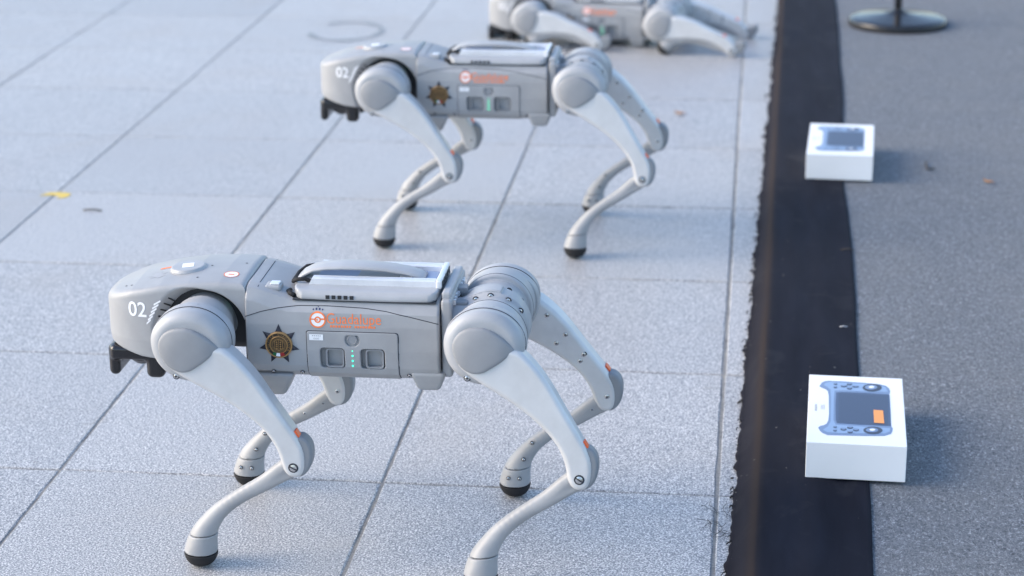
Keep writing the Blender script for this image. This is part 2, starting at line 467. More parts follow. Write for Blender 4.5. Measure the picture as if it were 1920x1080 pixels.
def calf(X, Y, Z):
    d = calf_all(X, Y, Z)
    for sgn in (-1, 1):
        d = smax(d, -seg_round(X, Y, Z, (.006, 0.137 + sgn * 0.0265, -.012), (.056, 0.137 + sgn * 0.0290, -.0385), 0.0185, 0.0175), 0.0015)
    return smax(d, -(Z + 0.108 + 0.06 * (X - 0.13)), 0.0012)
def sleeve(X, Y, Z):
    d = calf_all(X, Y, Z) - 0.0004
    d = smax(d, (Z + 0.1088 + 0.06 * (X - 0.13)), 0.0012)
    return smax(d, -(Z + 0.1355 - 0.03 * (X - 0.13)), 0.0008)
def pad(X, Y, Z):
    d = smax(calf_all(X, Y, Z) - 0.0009, (Z + 0.1365), 0.001)
    return smax(d, -(Z + KZ - 0.0005), 0.006)
def knee_cover(X, Y, Z):
    return extrude(poly2(X, Z, chaikin(KN, 2)), np.abs(Y - 0.1385) - 0.0120, 0.005)
def hip(X, Y, Z, sg=1):
    nr = 0.0425 if sg < 0 else 0.0400; rr_ = 0.0500 if sg < 0 else 0.0430
    # local: origin at the hip axis; abduction motor points toward the torso (-x * sg)
    x = X * sg
    d = ycyl(x, Y, Z, -0.002, -0.004, 0.0505 if sg < 0 else 0.029, -0.000, 0.036, 0.006)
    n_ = ycyl(x, Y, Z, 0, 0, nr, 0.03, 0.092, 0.004)
    d = smin(d, n_, 0.004)
    r_ = ycyl(x, Y, Z, 0, 0, rr_, 0.066, 0.104, 0.004)
    d = smin(d, r_, 0.003)
    if sg < 0:
        pl = smax(ycyl(x, Y, Z, -0.002, -0.004, 0.0535, 0.003, 0.031, 0.002), x - 0.010, 0.001)
        pl = smax(pl, -(Z + 0.012), 0.001)
        d = smin(d, pl, 0.0006)
    a = xcyl(x, Y, Z, 0.030 if sg < 0 else 0.020, -0.006, 0.024 if sg > 0 else 0.041, -0.060, 0.0, 0.006)
    return smin(d, a, 0.008)

t0 = __import__('time').time()
ME = {}
ME['torso'] = nets('torso_shell', torso, (-0.137, -0.086, 0.25), (0.140, 0.086, 0.392), 0.0028, MT['shell'])
ME['head'] = nets('head_shell', head, (0.128, -0.076, 0.262), (0.350, 0.076, 0.396), 0.0021, MT['shell'])
for sd_, mr in (('L', False), ('R', True)):
    ME['thigh' + sd_] = nets('thigh', thigh, (-0.165, 0.114, -0.196), (0.050, 0.164, 0.050), 0.0026, MT['thigh'], mr)
    ME['motor' + sd_] = nets('thigh_motor', thigh_motor, (-0.060, 0.096, -0.060), (0.060, 0.156, 0.060), 0.0025, MT['housing'], mr)
    ME['cap' + sd_] = nets('motor_cap', motor_cap, (-0.050, 0.138, -0.045), (0.045, 0.166, 0.030), 0.0018, MT['cap'], mr)
    ME['calf' + sd_] = nets('calf', calf, (-0.020, 0.108, -0.115), (0.170, 0.166, 0.02), 0.0022, MT['calf'], mr)
    ME['sleeve' + sd_] = nets('ankle_sleeve', sleeve, (0.105, 0.108, -0.142), (0.170, 0.166, -0.10), 0.0018, MT['calf'], mr)
    ME['pad' + sd_] = nets('rubber_foot', pad, (0.105, 0.108, -0.162), (0.170, 0.166, -0.130), 0.0018, MT['rubber'], mr)
    ME['knee' + sd_] = nets('knee_cover', knee_cover, (-0.030, 0.112, -0.022), (0.022, 0.155, 0.052), 0.0020, MT['cover'], mr)
    for e, sg in (('F', 1), ('B', -1)):
        ME['hip' + e + sd_] = nets('hip_housing', lambda X, Y, Z, sg=sg: hip(X, Y, Z, sg), (-0.070, -0.006, -0.060), (0.070, 0.108, 0.058), 0.0026, MT['housing'], mr)

def batt(X, Y, Z):
    d = np.maximum(torso_sec(X, Y, Z) - 0.0013, 0.05 - Y)
    r = extrude(np.sqrt(np.maximum(np.abs(X + 0.013) - 0.0585, 0) ** 2 + np.maximum(np.abs(Z - 0.285) - 0.0375, 0) ** 2) - 0.004, 0 * X - 1, 0.0001)
    d = smax(d, r, 0.0012)
    for x0, x1 in ((-0.0020, 0.0315), (-0.0570, -0.0240)):
        hsk = extrude(np.sqrt(np.maximum(np.abs(X - (x0 + x1) / 2) - ((x1 - x0) / 2 - 0.005), 0) ** 2 + np.maximum(np.abs(Z - 0.2885) - 0.0095, 0) ** 2) - 0.005, 0.070 - Y, 0.0003)
        d = smax(d, -hsk, 0.0012)
    b = np.sqrt((X + 0.0130) ** 2 + (Z - 0.3155) ** 2) - 0.0098
    b = np.maximum(np.maximum(b, Z - 0.3215), 0.0775 - Y)
    return smax(d, -b, 0.0010)
ME['battery'] = nets('battery_panel', batt, (-0.080, 0.045, 0.24), (0.054, 0.086, 0.33), 0.0016, MT['shell'])
def battgap(X, Y, Z):
    d = np.maximum(torso_sec(X, Y, Z) - 0.0005, 0.05 - Y)
    r = np.sqrt(np.maximum(np.abs(X + 0.013) - 0.0595, 0) ** 2 + np.maximum(np.abs(Z - 0.285) - 0.0385, 0) ** 2) - 0.0042
    d = np.maximum(d, r)
    i_ = np.maximum(np.maximum(np.abs(X + 0.013) - 0.057, np.abs(Z - 0.285) - 0.036), -1)
    return np.maximum(d, -i_)
ME['battgap'] = nets('panel_gap_shade', battgap, (-0.082, 0.045, 0.238), (0.056, 0.084, 0.332), 0.0016, MT['gap'])  # dark rim painted in for the shaded gap round the battery panel
print('nets', __import__('time').time() - t0)

def on(f, pts, d, off):
    """pts on one side plane -> on surface f, travelling along d, lifted off by off"""
    d = np.array(d, float); Q = surf_probe(f, pts, d); return Q - d * off

NEAR = (0, -1, 0)     # travelling from the near side inward
def side_pts(xz): return [(x, 0.105, z) for x, z in xz]
def top_pts(xy): return [(x, y, 0.42) for x, y in xy]

def decal(name, polys, f, d, off, material, sub=0.004):
    """polys: list of 2D outlines in plane coords -> thin sheet laid on surface"""
    bm = bmesh.new()
    for pl in polys:
        vs = [bm.verts.new((p[0], 0, p[1]) if d == NEAR else (p[0], p[1], 0)) for p in pl]
        bm.faces.new(vs)
    bmesh.ops.triangulate(bm, faces=bm.faces[:])
    for _ in range(4):
        le = [e for e in bm.edges if e.calc_length() > sub]
        if not le: break
        bmesh.ops.subdivide_edges(bm, edges=le, cuts=1); bmesh.ops.triangulate(bm, faces=[q for q in bm.faces if len(q.verts) > 4])
    P = np.array([v.co[:] for v in bm.verts])
    if d == NEAR: P[:, 1] = 0.105
    else: P[:, 2] = 0.42
    Q = on(f, P, d, off)
    for v, q in zip(bm.verts, Q): v.co = q
    return bm_to_mesh(bm, name, material)

def text_mesh(name, s, size, loc, f, d, off, material, flip=True, spacing=1.0, xs=1.0):
    cu = bpy.data.curves.new('t', 'FONT'); cu.body = s; cu.size = size; cu.align_x = 'CENTER'; cu.align_y = 'CENTER'; cu.resolution_u = 3; cu.space_character = spacing; cu.offset = size * 0.012 * (name == 'unit_number')
    o = bpy.data.objects.new('t', cu); COL.objects.link(o)
    dg = bpy.context.evaluated_depsgraph_get(); me0 = bpy.data.meshes.new_from_object(o.evaluated_get(dg))
    bpy.data.objects.remove(o); bpy.data.curves.remove(cu)
    bm = bmesh.new(); bm.from_mesh(me0); bpy.data.meshes.remove(me0)
    for _ in range(2):
        le = [e for e in bm.edges if e.calc_length() > 0.005]
        if le: bmesh.ops.subdivide_edges(bm, edges=le, cuts=1)
    P = np.array([v.co[:] for v in bm.verts])
    if d == NEAR: A = np.stack([loc[0] - P[:, 0] * xs, np.full(len(P), 0.105), loc[1] + P[:, 1]], -1)
    else: A = np.stack([loc[0] - P[:, 0], loc[1] - P[:, 1], np.full(len(P), 0.42)], -1)
    Q = on(f, A, d, off)
    for v, q in zip(bm.verts, Q): v.co = q
    return bm_to_mesh(bm, name, material)

def circ(cx, cz, r, n=24, a0=0, a1=2 * math.pi, ex=1.0):
    return [(cx + r * ex * math.cos(a0 + (a1 - a0) * k / n), cz + r * math.sin(a0 + (a1 - a0) * k / n)) for k in range(n)]
def ring_polys(cx, cz, r0, r1, n=28, a0=0, a1=2 * math.pi):
    o = []
    for k in range(n):
        a = a0 + (a1 - a0) * k / n; b = a0 + (a1 - a0) * (k + 1) / n
        o.append([(cx + r0 * math.cos(a), cz + r0 * math.sin(a)), (cx + r1 * math.cos(a), cz + r1 * math.sin(a)), (cx + r1 * math.cos(b), cz + r1 * math.sin(b)), (cx + r0 * math.cos(b), cz + r0 * math.sin(b))])
    return o

def tsurf(X, Y, Z): return torso_sec(X, Y, Z)
def bsurf(X, Y, Z): return torso_sec(X, Y, Z) - 0.0013
DOWN = (0, 0, -1)

# shared small meshes
def screw_mesh(r=0.0036, slot='cross'):
    bm = bmesh.new()
    n = 14; prof = [(r * 1.35, 0.0), (r * 1.35, 0.0004), (r * 1.02, 0.0004), (r * 0.95, 0.0014), (r * 0.5, 0.0020), (0, 0.0021)]
    rings = []
    for rr, z in prof:
        rings.append([bm.verts.new((rr * math.cos(2 * math.pi * k / n), z, rr * math.sin(2 * math.pi * k / n))) for k in range(n)] if rr > 0 else [bm.verts.new((0, z, 0))])
    mi = [1, 1, 0, 0, 0]
    for j, (a, b) in enumerate(zip(rings, rings[1:])):
        for k in range(n):
            k2 = (k + 1) % n
            fc = bm.faces.new((a[k], a[k2], b[k2], b[k]) if len(b) > 1 else (a[k], a[k2], b[0])); fc.material_index = mi[j]
    for ang in ((0.5,) if slot == 'slot' else (0.3, 0.3 + math.pi / 2)):
        c_, s_ = math.cos(ang), math.sin(ang); l = r * (0.95 if slot == 'slot' else 0.55); w_ = r * 0.16
        vs = [bm.verts.new((x * c_ - z * s_, 0.0023, x * s_ + z * c_)) for x, z in ((-l, -w_), (l, -w_), (l, w_), (-l, w_))]
        q = bm.faces.new(vs); q.material_index = 1
    bmesh.ops.recalc_face_normals(bm, faces=bm.faces)
    me = bm_to_mesh(bm, 'screw'); me.materials.append(MT['steel']); me.materials.append(MT['gap']); return me
ME['screw'] = screw_mesh(0.0036); ME['screw_big'] = screw_mesh(0.0052, 'slot'); ME['screw_s'] = screw_mesh(0.0024)

def yring(name, r0, y, w_, material, n=64, a0=0, a1=2 * math.pi, fl=1.0):
    bm = bmesh.new(); rings = []
    for k in range(n + 1):
        a = a0 + (a1 - a0) * k / n
        rings.append([bm.verts.new((rr * math.cos(a), yy, rr * math.sin(a) * (fl if math.sin(a) > 0 else 1))) for rr, yy in ((r0, y - w_), (r0 + 0.0006, y - w_), (r0 + 0.0006, y + w_), (r0, y + w_))])
    for a, b in zip(rings, rings[1:]):
        for k in range(3): bm.faces.new((a[k], a[k + 1], b[k + 1], b[k]))
    return bm_to_mesh(bm, name, material)
for sd_, sg in (('L', 1), ('R', -1)):
    ME['seam' + sd_] = yring('motor_seam', 0.0536, sg * 0.1262, 0.0006, MT['gap'], fl=1 / 1.155)
    ME['hipseam' + sd_] = yring('hip_seam', 0.0497, sg * 0.0725, 0.0005, MT['gap'])

def scuffs(sg):
    bm = bmesh.new()
    for (a, r0, r1, da) in ((1.95, .037, .0435, .05), (1.02, .036, .043, -.12), (2.75, .040, .044, .1), (1.55, .0455, .0475, .2)):
        P = [(r_ * math.cos(a + da * t), 0.175, r_ * math.sin(a + da * t)) for t, r_ in ((0, r0), (0.5, (r0 + r1) / 2), (1, r1))]
        Q = surf_probe(thigh_motor, P, (0, -1, 0)); Q[:, 1] *= sg
        tube_bm(bm, Q.tolist(), 0.00022, 4)
    return bm_to_mesh(bm, 'scuff_mark', MT['grey_ink'])
ME['scuffL'] = scuffs(1); ME['scuffR'] = scuffs(-1)
# torso details
ME['seamline'] = tube_mesh('roof_seam', on(tsurf, side_pts([(x_, float(np.interp(x_, [-0.131, -0.09, -0.06, -0.03, 0.02, 0.06, 0.09, 0.11, 0.133], [0.341, 0.350, 0.3555, 0.3585, 0.3600, 0.3595, 0.3565, 0.352, 0.344]))) for x_ in np.linspace(0.133, -0.131, 60)]), NEAR, 0.0001), 0.00055, MT['gap'], 5)
ME['guad'] = text_mesh('logo_lettering', 'Guadalupe', 0.0205, (-0.0155, 0.3440), tsurf, NEAR, 0.0004, MT['orange_ink'], xs=0.86)
sub_p = []
xx = 0.0165
for k in range(17):
    if k not in (8,): sub_p.append([(xx, 0.3325), (xx - 0.0025, 0.3325), (xx - 0.0025, 0.3355), (xx, 0.3355)])
    xx -= 0.0037
ME['guad2'] = decal('logo_small_line', sub_p, tsurf, NEAR, 0.0004, MT['orange_ink'])
cx, cz = 0.0335, 0.3425
ME['lg_disc'] = decal('logo_disc', [circ(cx, cz, 0.0112, 28)], tsurf, NEAR, 0.0004, MT['white_ink'])
gp = ring_polys(cx, cz, 0.0092, 0.0113, 30) + ring_polys(cx, cz, 0.0025, 0.0045, 16) + [[(cx - 0.010, cz - 0.0002), (cx - 0.0035, cz - 0.0002), (cx - 0.0035, cz + 0.0020), (cx - 0.010, cz + 0.0020)], [(cx + 0.0035, cz - 0.0002), (cx + 0.0100, cz - 0.0002), (cx + 0.0100, cz + 0.0014), (cx + 0.0035, cz + 0.0014)], circ(cx + 0.0008, cz - 0.0002, 0.0012, 10)]
ME['lg_ring'] = decal('logo_ring', gp, tsurf, NEAR, 0.0007, MT['orange_ink'])
ME['lg_crown'] = decal('logo_crown', [circ(cx - 0.0065, cz + 0.0132, 0.0011, 8), circ(cx - 0.0024, cz + 0.0138, 0.0014, 8), circ(cx + 0.0020, cz + 0.0138, 0.0014, 8), circ(cx + 0.0062, cz + 0.0132, 0.0011, 8), circ(cx - 0.0001, cz + 0.0162, 0.0007, 8)], tsurf, NEAR, 0.0004, MT['navy_ink'])
ME['tag'] = decal('white_label', [[(0.0455, 0.3225), (0.0265, 0.3225), (0.0265, 0.3140), (0.0455, 0.3140)]], bsurf, NEAR, 0.0004, MT['white_ink'])
ME['tagprint'] = decal('label_print', [[(0.0415 - k * 0.0026, 0.3198), (0.0400 - k * 0.0026, 0.3198), (0.0400 - k * 0.0026, 0.3210), (0.0415 - k * 0.0026, 0.3210)] for k in range(5)] + ring_polys(0.0385, 0.3165, 0.0008, 0.0012, 8) + ring_polys(0.0358, 0.3165, 0.0008, 0.0012, 8) + ring_polys(0.0331, 0.3165, 0.0008, 0.0012, 8), bsurf, NEAR, 0.0007, MT['grey_ink'])
def led_mesh():
    bm = bmesh.new()
    bmesh.ops.create_uvsphere(bm, u_segments=8, v_segments=6, radius=0.0014)
    return bm_to_mesh(bm, 'status_light', MT['led'], True)
ME['led'] = led_mesh()
def rrect(cx, cz, w_, h_, r, n=4):
    o = []
    for sx, sz, a in ((1, 1, 0), (-1, 1, 90), (-1, -1, 180), (1, -1, 270)):
        for k in range(n + 1):
            an = math.radians(a + 90 * k / n); o.append((cx + sx * (w_ / 2 - r) + r * math.cos(an), cz + sz * (h_ / 2 - r) + r * math.sin(an)))
    return o
def frame_mesh(cx, cz, w_, h_, y0, y1, t):
    bm = bmesh.new(); A = rrect(cx, cz, w_, h_, 0.0045); B = rrect(cx, cz, w_ - 2 * t, h_ - 2 * t, 0.0032)
    def R(pl, y): return [bm.verts.new((x, y, z)) for x, z in pl]
    r = [R(A, y0), R(A, y1 - 0.0006), R([(cx + (x - cx) * 0.97, cz + (z - cz) * 0.97) for x, z in A], y1), R(B, y1 - 0.0002), R(B, y0)]
    n = len(A)
    for a, b in zip(r, r[1:]):
        for k in range(n): bm.faces.new((a[k], a[(k + 1) % n], b[(k + 1) % n], b[k]))
    bmesh.ops.recalc_face_normals(bm, faces=bm.faces)
    return bm_to_mesh(bm, 'socket_latch', MT['cap'])
ME['latch_a'] = frame_mesh(0.0115, 0.2885, 0.0250, 0.0275, 0.071, 0.0790, 0.0022)
ME['latch_b'] = frame_mesh(-0.0430, 0.2885, 0.0250, 0.0275, 0.071, 0.0790, 0.0022)
ME['button'] = lathe_mesh('power_button', [(0.0068, 0.076), (0.0068, 0.0795), (0.0060, 0.0800), (0.0056, 0.0794), (0.0020, 0.0794), (0, 0.0794)], MT['cap'], 24, 'Y')

# star badge
def star_mesh():
    bm = bmesh.new(); c = (0.0875, 0.3060); R, r = 0.0285, 0.0150; pts = []
    for k in range(14):
        a = math.pi / 2 + k * math.pi / 7; rr = R if k % 2 == 0 else r
        pts.append((c[0] + rr * math.cos(a), 0.0815 if k % 2 else 0.0806, c[1] + rr * math.sin(a) * 1.02))
    P = on(tsurf, [(x, 0.105, z) for x, y, z in pts], NEAR, 0.0008)
    vs = [bm.verts.new(p) for p in P]; cc = bm.verts.new((c[0], 0.0818, c[1]))
    for k in range(14): bm.faces.new((vs[k], vs[(k + 1) % 14], cc))
    bmesh.ops.recalc_face_normals(bm, faces=bm.faces)
    return bm_to_mesh(bm, 'badge_star', MT['star'])
ME['star'] = star_mesh()
def badge_disc():
    prof = [(0.0185, 0.0800), (0.0185, 0.0842), (0.0172, 0.0850), (0.0165, 0.0843), (0.0128, 0.0843), (0.0120, 0.0852), (0.0112, 0.0840), (0, 0.0840)]
    me = lathe_mesh('badge_medallion', prof, MT['gold'], 40, 'Y')
    return me
ME['badge'] = badge_disc()
def badge_relief():
    bm = bmesh.new(); rnd = random.Random(3)
    for k in range(46):
        a = k * 2 * math.pi / 46
        x, z = 0.0104 * math.cos(a), 0.0104 * math.sin(a)
        tube_bm(bm, [(x * 0.72, 0.0842, z * 0.72), (x, 0.0842, z)], 0.00028, 4)
    for sx in (-1, 1):
        for j in range(4):
            z = -0.0048 + j * 0.0030
            bmesh.ops.create_icosphere(bm, subdivisions=1, radius=0.0013, matrix=Matrix.Translation((sx * (0.0024 + 0.0003 * rnd.random()), 0.0845, z)))
    tube_bm(bm, [(-0.0052, 0.0844, 0.006), (-0.0054, 0.0844, -0.005), (0, 0.0844, -0.0078), (0.0054, 0.0844, -0.005), (0.0052, 0.0844, 0.006), (0, 0.0844, 0.0080), (-0.0052, 0.0844, 0.006)], 0.0005, 5)
    tube_bm(bm, [(0, 0.0845, 0.0075), (0, 0.0845, -0.007)], 0.0004, 4)
    return bm_to_mesh(bm, 'badge_relief', MT['gold'])
ME['relief'] = badge_relief()
def badge_field():
    bm = bmesh.new()
    for r0, r1, y in ((0.0, 0.0110, 0.0841), (0.0128, 0.0165, 0.08445)):
        for k in range(36):
            a = k * math.pi / 18; b = a + math.pi / 18
            q = [(r1 * math.cos(a), y, r1 * math.sin(a)), (r1 * math.cos(b), y, r1 * math.sin(b)), (r0 * math.cos(b), y, r0 * math.sin(b)), (r0 * math.cos(a), y, r0 * math.sin(a))]
            if r0 == 0: q = q[:3]
            bm.faces.new([bm.verts.new(p) for p in q])
    return bm_to_mesh(bm, 'badge_field', MT['gold_dark'])
ME['field'] = badge_field()
def badge_text():
    bm = bmesh.new(); s = 'POLICIA GUADALUPE'; n = len(s)
    for k, ch in enumerate(s):
        if ch == ' ': continue
        cu = bpy.data.curves.new('t', 'FONT'); cu.body = ch; cu.size = 0.0046; cu.align_x = 'CENTER'; cu.align_y = 'CENTER'; cu.resolution_u = 1
        o = bpy.data.objects.new('t', cu); COL.objects.link(o)
        me0 = bpy.data.meshes.new_from_object(o.evaluated_get(bpy.context.evaluated_depsgraph_get()))
        bpy.data.objects.remove(o); bpy.data.curves.remove(cu)
        t = math.radians(-118 + 236 * k / (n - 1))       # clockwise angle from the top as seen from outside
        b2 = bmesh.new(); b2.from_mesh(me0)
        for v in b2.verts:
            u, vv = v.co.x, v.co.y + 0.01465
            sx = u * math.cos(t) + vv * math.sin(t); sz = -u * math.sin(t) + vv * math.cos(t)
            v.co = (-sx, 0.0849, sz)
        tmp = bpy.data.meshes.new('x'); b2.to_mesh(tmp); b2.free(); bm.from_mesh(tmp); bpy.data.meshes.remove(tmp); bpy.data.meshes.remove(me0)
    return bm_to_mesh(bm, 'badge_lettering', MT['gold'])
ME['btext'] = badge_text()
def flag_piece(a0, a1, m_):
    bm = bmesh.new(); n = 4
    for k in range(n):
        a = math.radians(a0 + (a1 - a0) * k / n); b = math.radians(a0 + (a1 - a0) * (k + 1) / n)
        bm.faces.new([bm.verts.new((r * math.cos(t), 0.0853, r * math.sin(t))) for r, t in ((0.0112, a), (0.0160, a), (0.0160, b), (0.0112, b))])
    return bm_to_mesh(bm, 'enamel_band', m_)
ME['flag_g'] = flag_piece(-74, -56, MT['green_ink']); ME['flag_w'] = flag_piece(-97, -75, MT['white_ink']); ME['flag_r'] = flag_piece(-122, -98, MT['red_ink'])

# head details
hs = head_outer
ME['num'] = text_mesh('unit_number', '02', 0.0300, (0.2865, 0.3440), hs, NEAR, 0.0004, MT['white_ink'], xs=0.92)
st = []
for k in range(6):
    z = 0.3250 + k * 0.0056; x = 0.2705 - k * 0.0024
    st.append([(x + 0.0035, z - 0.001), (x - 0.0030 - 0.0007 * k, z + 0.0050), (x - 0.0030 - 0.0007 * k, z + 0.0077), (x + 0.0035, z + 0.0017)])
ME['stripes'] = decal('hazard_stripes', st, hs, NEAR, 0.0004, MT['white_ink'], 0.003)
ME['vents'] = None
def head_vents():
    bm = bmesh.new()
    for k in range(6):
        a = math.radians(-3 + k * 9.0)
        # on the flared arch bevel, in front of the wheel well
        for j in range(1):
            p0 = np.array([0.194 + 0.0582 * math.cos(a), 0.0545, 0.3160 + 0.0582 * math.sin(a)])
            p1 = np.array([0.194 + 0.0672 * math.cos(a + 0.03), 0.0640, 0.3160 + 0.0672 * math.sin(a + 0.03)])
            tube_bm(bm, [p0, p1], 0.0011, 5)
    return bm_to_mesh(bm, 'arch_vent', MT['dark'])
ME['vents'] = head_vents()
def headtop(X, Y, Z): return head_outer(X, Y, Z)
ME['top_logo'] = decal('roof_logo', [circ(0.160, 0.036, 0.0105, 22)], headtop, DOWN, 0.0003, MT['white_ink'])
ME['top_logo2'] = decal('roof_logo_ring', ring_polys(0.160, 0.036, 0.0094, 0.0106, 22) + [[(0.156, 0.035), (0.164, 0.035), (0.164, 0.038), (0.156, 0.038)]], headtop, DOWN, 0.0005, MT['orange_ink'])
def star2(cx, cy, R, n):
    return [(cx + (R if k % 2 == 0 else R * 0.45) * math.cos(k * math.pi / n), cy + (R if k % 2 == 0 else R * 0.45) * math.sin(k * math.pi / n)) for k in range(2 * n)]
ME['top_star'] = decal('roof_star', [star2(0.268, 0.020, 0.014, 7)], headtop, DOWN, 0.0003, MT['grey_ink'])
ME['top_ora'] = decal('roof_orange_mark', [[(0.272, -0.012), (0.255, -0.012), (0.255, -0.006), (0.272, -0.006)]], headtop, DOWN, 0.0003, MT['orange_ink'])
ME['roofhole'] = decal('roof_hole', [circ(x, y, 0.0016, 10) for x, y in ((0.300, 0.040), (0.309, 0.036), (0.205, 0.046), (0.196, 0.0), (0.150, -0.012))], headtop, DOWN, 0.0003, MT['gap'])
ME['roofcap'] = lathe_mesh('roof_sensor', [(0.0255, -0.004), (0.0255, 0.0015), (0.0235, 0.0050), (0.0215, 0.0056), (0, 0.0056)], MT['housing'], 40)
ME['roofsticker'] = box_mesh('roof_sticker', (-0.008, -0.009, 0.0056), (0.008, 0.009, 0.0059), MT['white_ink'])
def roofedge():
    pts = on(lambda X, Y, Z: np.minimum(torso_sec(X, Y, Z), 1), [(0.118, y, 0.42) for y in np.linspace(-0.06, 0.060, 9)], DOWN, 0.0)
    return tube_mesh('roof_panel_seam', pts, 0.0005, MT['gap'], 5)
ME['roofseam'] = roofedge()

def chin(X, Y, Z):
    d = rbox(X, Y, Z, (0.262, -0.050, 0.263), (0.336, 0.050, 0.284), 0.007)
    d = smax(d, -ycyl(X, Y, Z, 0.306, 0.241, 0.0165, -0.2, 0.2, 0.001), 0.004)
    a = rbox(X, Y, Z, (0.3245, -0.044, 0.238), (0.3405, 0.044, 0.283), 0.0078)
    b = rbox(X, Y, Z, (0.260, 0.026, 0.237), (0.286, 0.050, 0.270), 0.009)
    b2 = rbox(X, Y, Z, (0.260, -0.050, 0.237), (0.286, -0.026, 0.270), 0.009)
    d = smin(d, a, 0.006)
    return smin(smin(d, b, 0.006), b2, 0.006)
ME['chin'] = nets('chin_sensor', chin, (0.250, -0.058, 0.212), (0.350, 0.058, 0.292), 0.0022, MT['black'])
ME['chinglass'] = lathe_mesh('sensor_dome', [(0.0, -0.026), (0.010, -0.024), (0.019, -0.016), (0.023, -0.004), (0.0235, 0.010), (0, 0.010)], MT['black'], 32)
def legpad(X, Y, Z):
    w_ = 0.021 + 0.45 * (Z - 0.228)
    return smax(smax(np.abs(X - 0.106) - w_, np.abs(Y - 0.050) - 0.018 - 0.25 * (Z - 0.228), 0.006), np.abs(Z - 0.244) - 0.017, 0.005)
ME['pad_f'] = nets('belly_foot', legpad, (0.066, 0.022, 0.224), (0.138, 0.080, 0.266), 0.0022, MT['shell'])
def rearpad(X, Y, Z):
    w_ = 0.0165 + 0.35 * (Z - 0.246)
    return smax(smax(np.abs(X + 0.1145) - w_, np.abs(Y - 0.052) - 0.020 - 0.25 * (Z - 0.246), 0.006), np.abs(Z - 0.256) - 0.014, 0.006)
ME['pad_r'] = nets('belly_foot', rearpad, (-0.140, 0.024, 0.238), (-0.088, 0.082, 0.274), 0.0022, MT['shell'])

# tray on the back
def tray(X, Y, Z):
    d = extrude(poly2(X, Y, chaikin([(0.068, -0.060), (0.072, -0.04), (0.072, 0.04), (0.066, 0.062), (0.054, 0.0705), (-0.112, 0.0705), (-0.124, 0.064), (-0.128, 0.05), (-0.128, -0.05), (-0.124, -0.064), (-0.112, -0.0705), (0.054, -0.0705)], 1)), np.abs(Z - 0.3735) - 0.0065, 0.0028)
    return smax(d, (np.abs(Y) - 0.066) * 0.7 + (Z - 0.3750) * 0.7 - 0.0018, 0.003)
ME['tray'] = nets('payload_tray', tray, (-0.133, -0.076, 0.363), (0.077, 0.076, 0.384), 0.0022, MT['housing'])
ME['traygap'] = box_mesh('tray_gap_shade', (-0.126, -0.069, 0.3662), (0.069, 0.069, 0.3678), MT['gap'])  # dark strip painted in for shade in the gap under the tray
ME['rail'] = None
def rail_mesh():
    bm = bmesh.new()
    prof = [(-0.0075, 0.0), (-0.0075, 0.0095), (-0.0055, 0.0115), (-0.0015, 0.0115), (-0.0015, 0.0100), (0.0010, 0.0100), (0.0010, 0.0115), (0.0050, 0.0115), (0.0068, 0.0100), (0.0068, 0.0)]
    xs = [-0.1215, 0.047]
    rr = [[bm.verts.new((x + (0.006 * (1 - z / 0.0115) * (1 if x > 0 else -0.5)), y, z)) for y, z in prof] for x in xs]
    n = len(prof)
    for k in range(n): bm.faces.new((rr[0][k], rr[0][(k + 1) % n], rr[1][(k + 1) % n], rr[1][k]))
    bm.faces.new(rr[0]); bm.faces.new(rr[1][::-1]); bmesh.ops.recalc_face_normals(bm, faces=bm.faces)
    return bm_to_mesh(bm, 'metal_rail', MT['alu'])
ME['rail'] = rail_mesh()
ME['deck'] = box_mesh('tray_deck', (-0.118, -0.026, 0.3790), (0.046, 0.026, 0.3815), MT['panelblue'], 0.001)
ME['deckplate'] = box_mesh('deck_plate', (-0.072, -0.024, 0.3816), (-0.010, 0.024, 0.3832), MT['housing'], 0.0006)
ME['decklabel'] = box_mesh('deck_label', (-0.085, 0.004, 0.3833), (-0.068, 0.020, 0.3838), MT['white_ink'])
ME['endplate'] = box_mesh('rail_end_plate', (-0.1300, -0.042, 0.3775), (-0.1222, 0.042, 0.3905), MT['alu'], 0.0022)
def endslots():
    bm = bmesh.new()
    for k in range(5):
        y = -0.030 + k * 0.015
        for a in range(1):
            mm = Matrix.Translation((-0.1303, y, 0.3835)) @ Matrix.Diagonal((0.0012, 0.0085, 0.0070, 1)); bmesh.ops.create_cube(bm, size=1, matrix=mm)
    return bm_to_mesh(bm, 'end_plate_slot', MT['dark'])
ME['endslots'] = endslots()
def trayvent():
    bm = bmesh.new()
    for k in range(5):
        mm = Matrix.Translation((0.0205 - k * 0.0082, 0.0703, 0.3722)) @ Matrix.Diagonal((0.0052, 0.0016, 0.0050, 1)); bmesh.ops.create_cube(bm, size=1, matrix=mm)
    return bm_to_mesh(bm, 'tray_vent', MT['dark'])
ME['trayvent'] = trayvent()
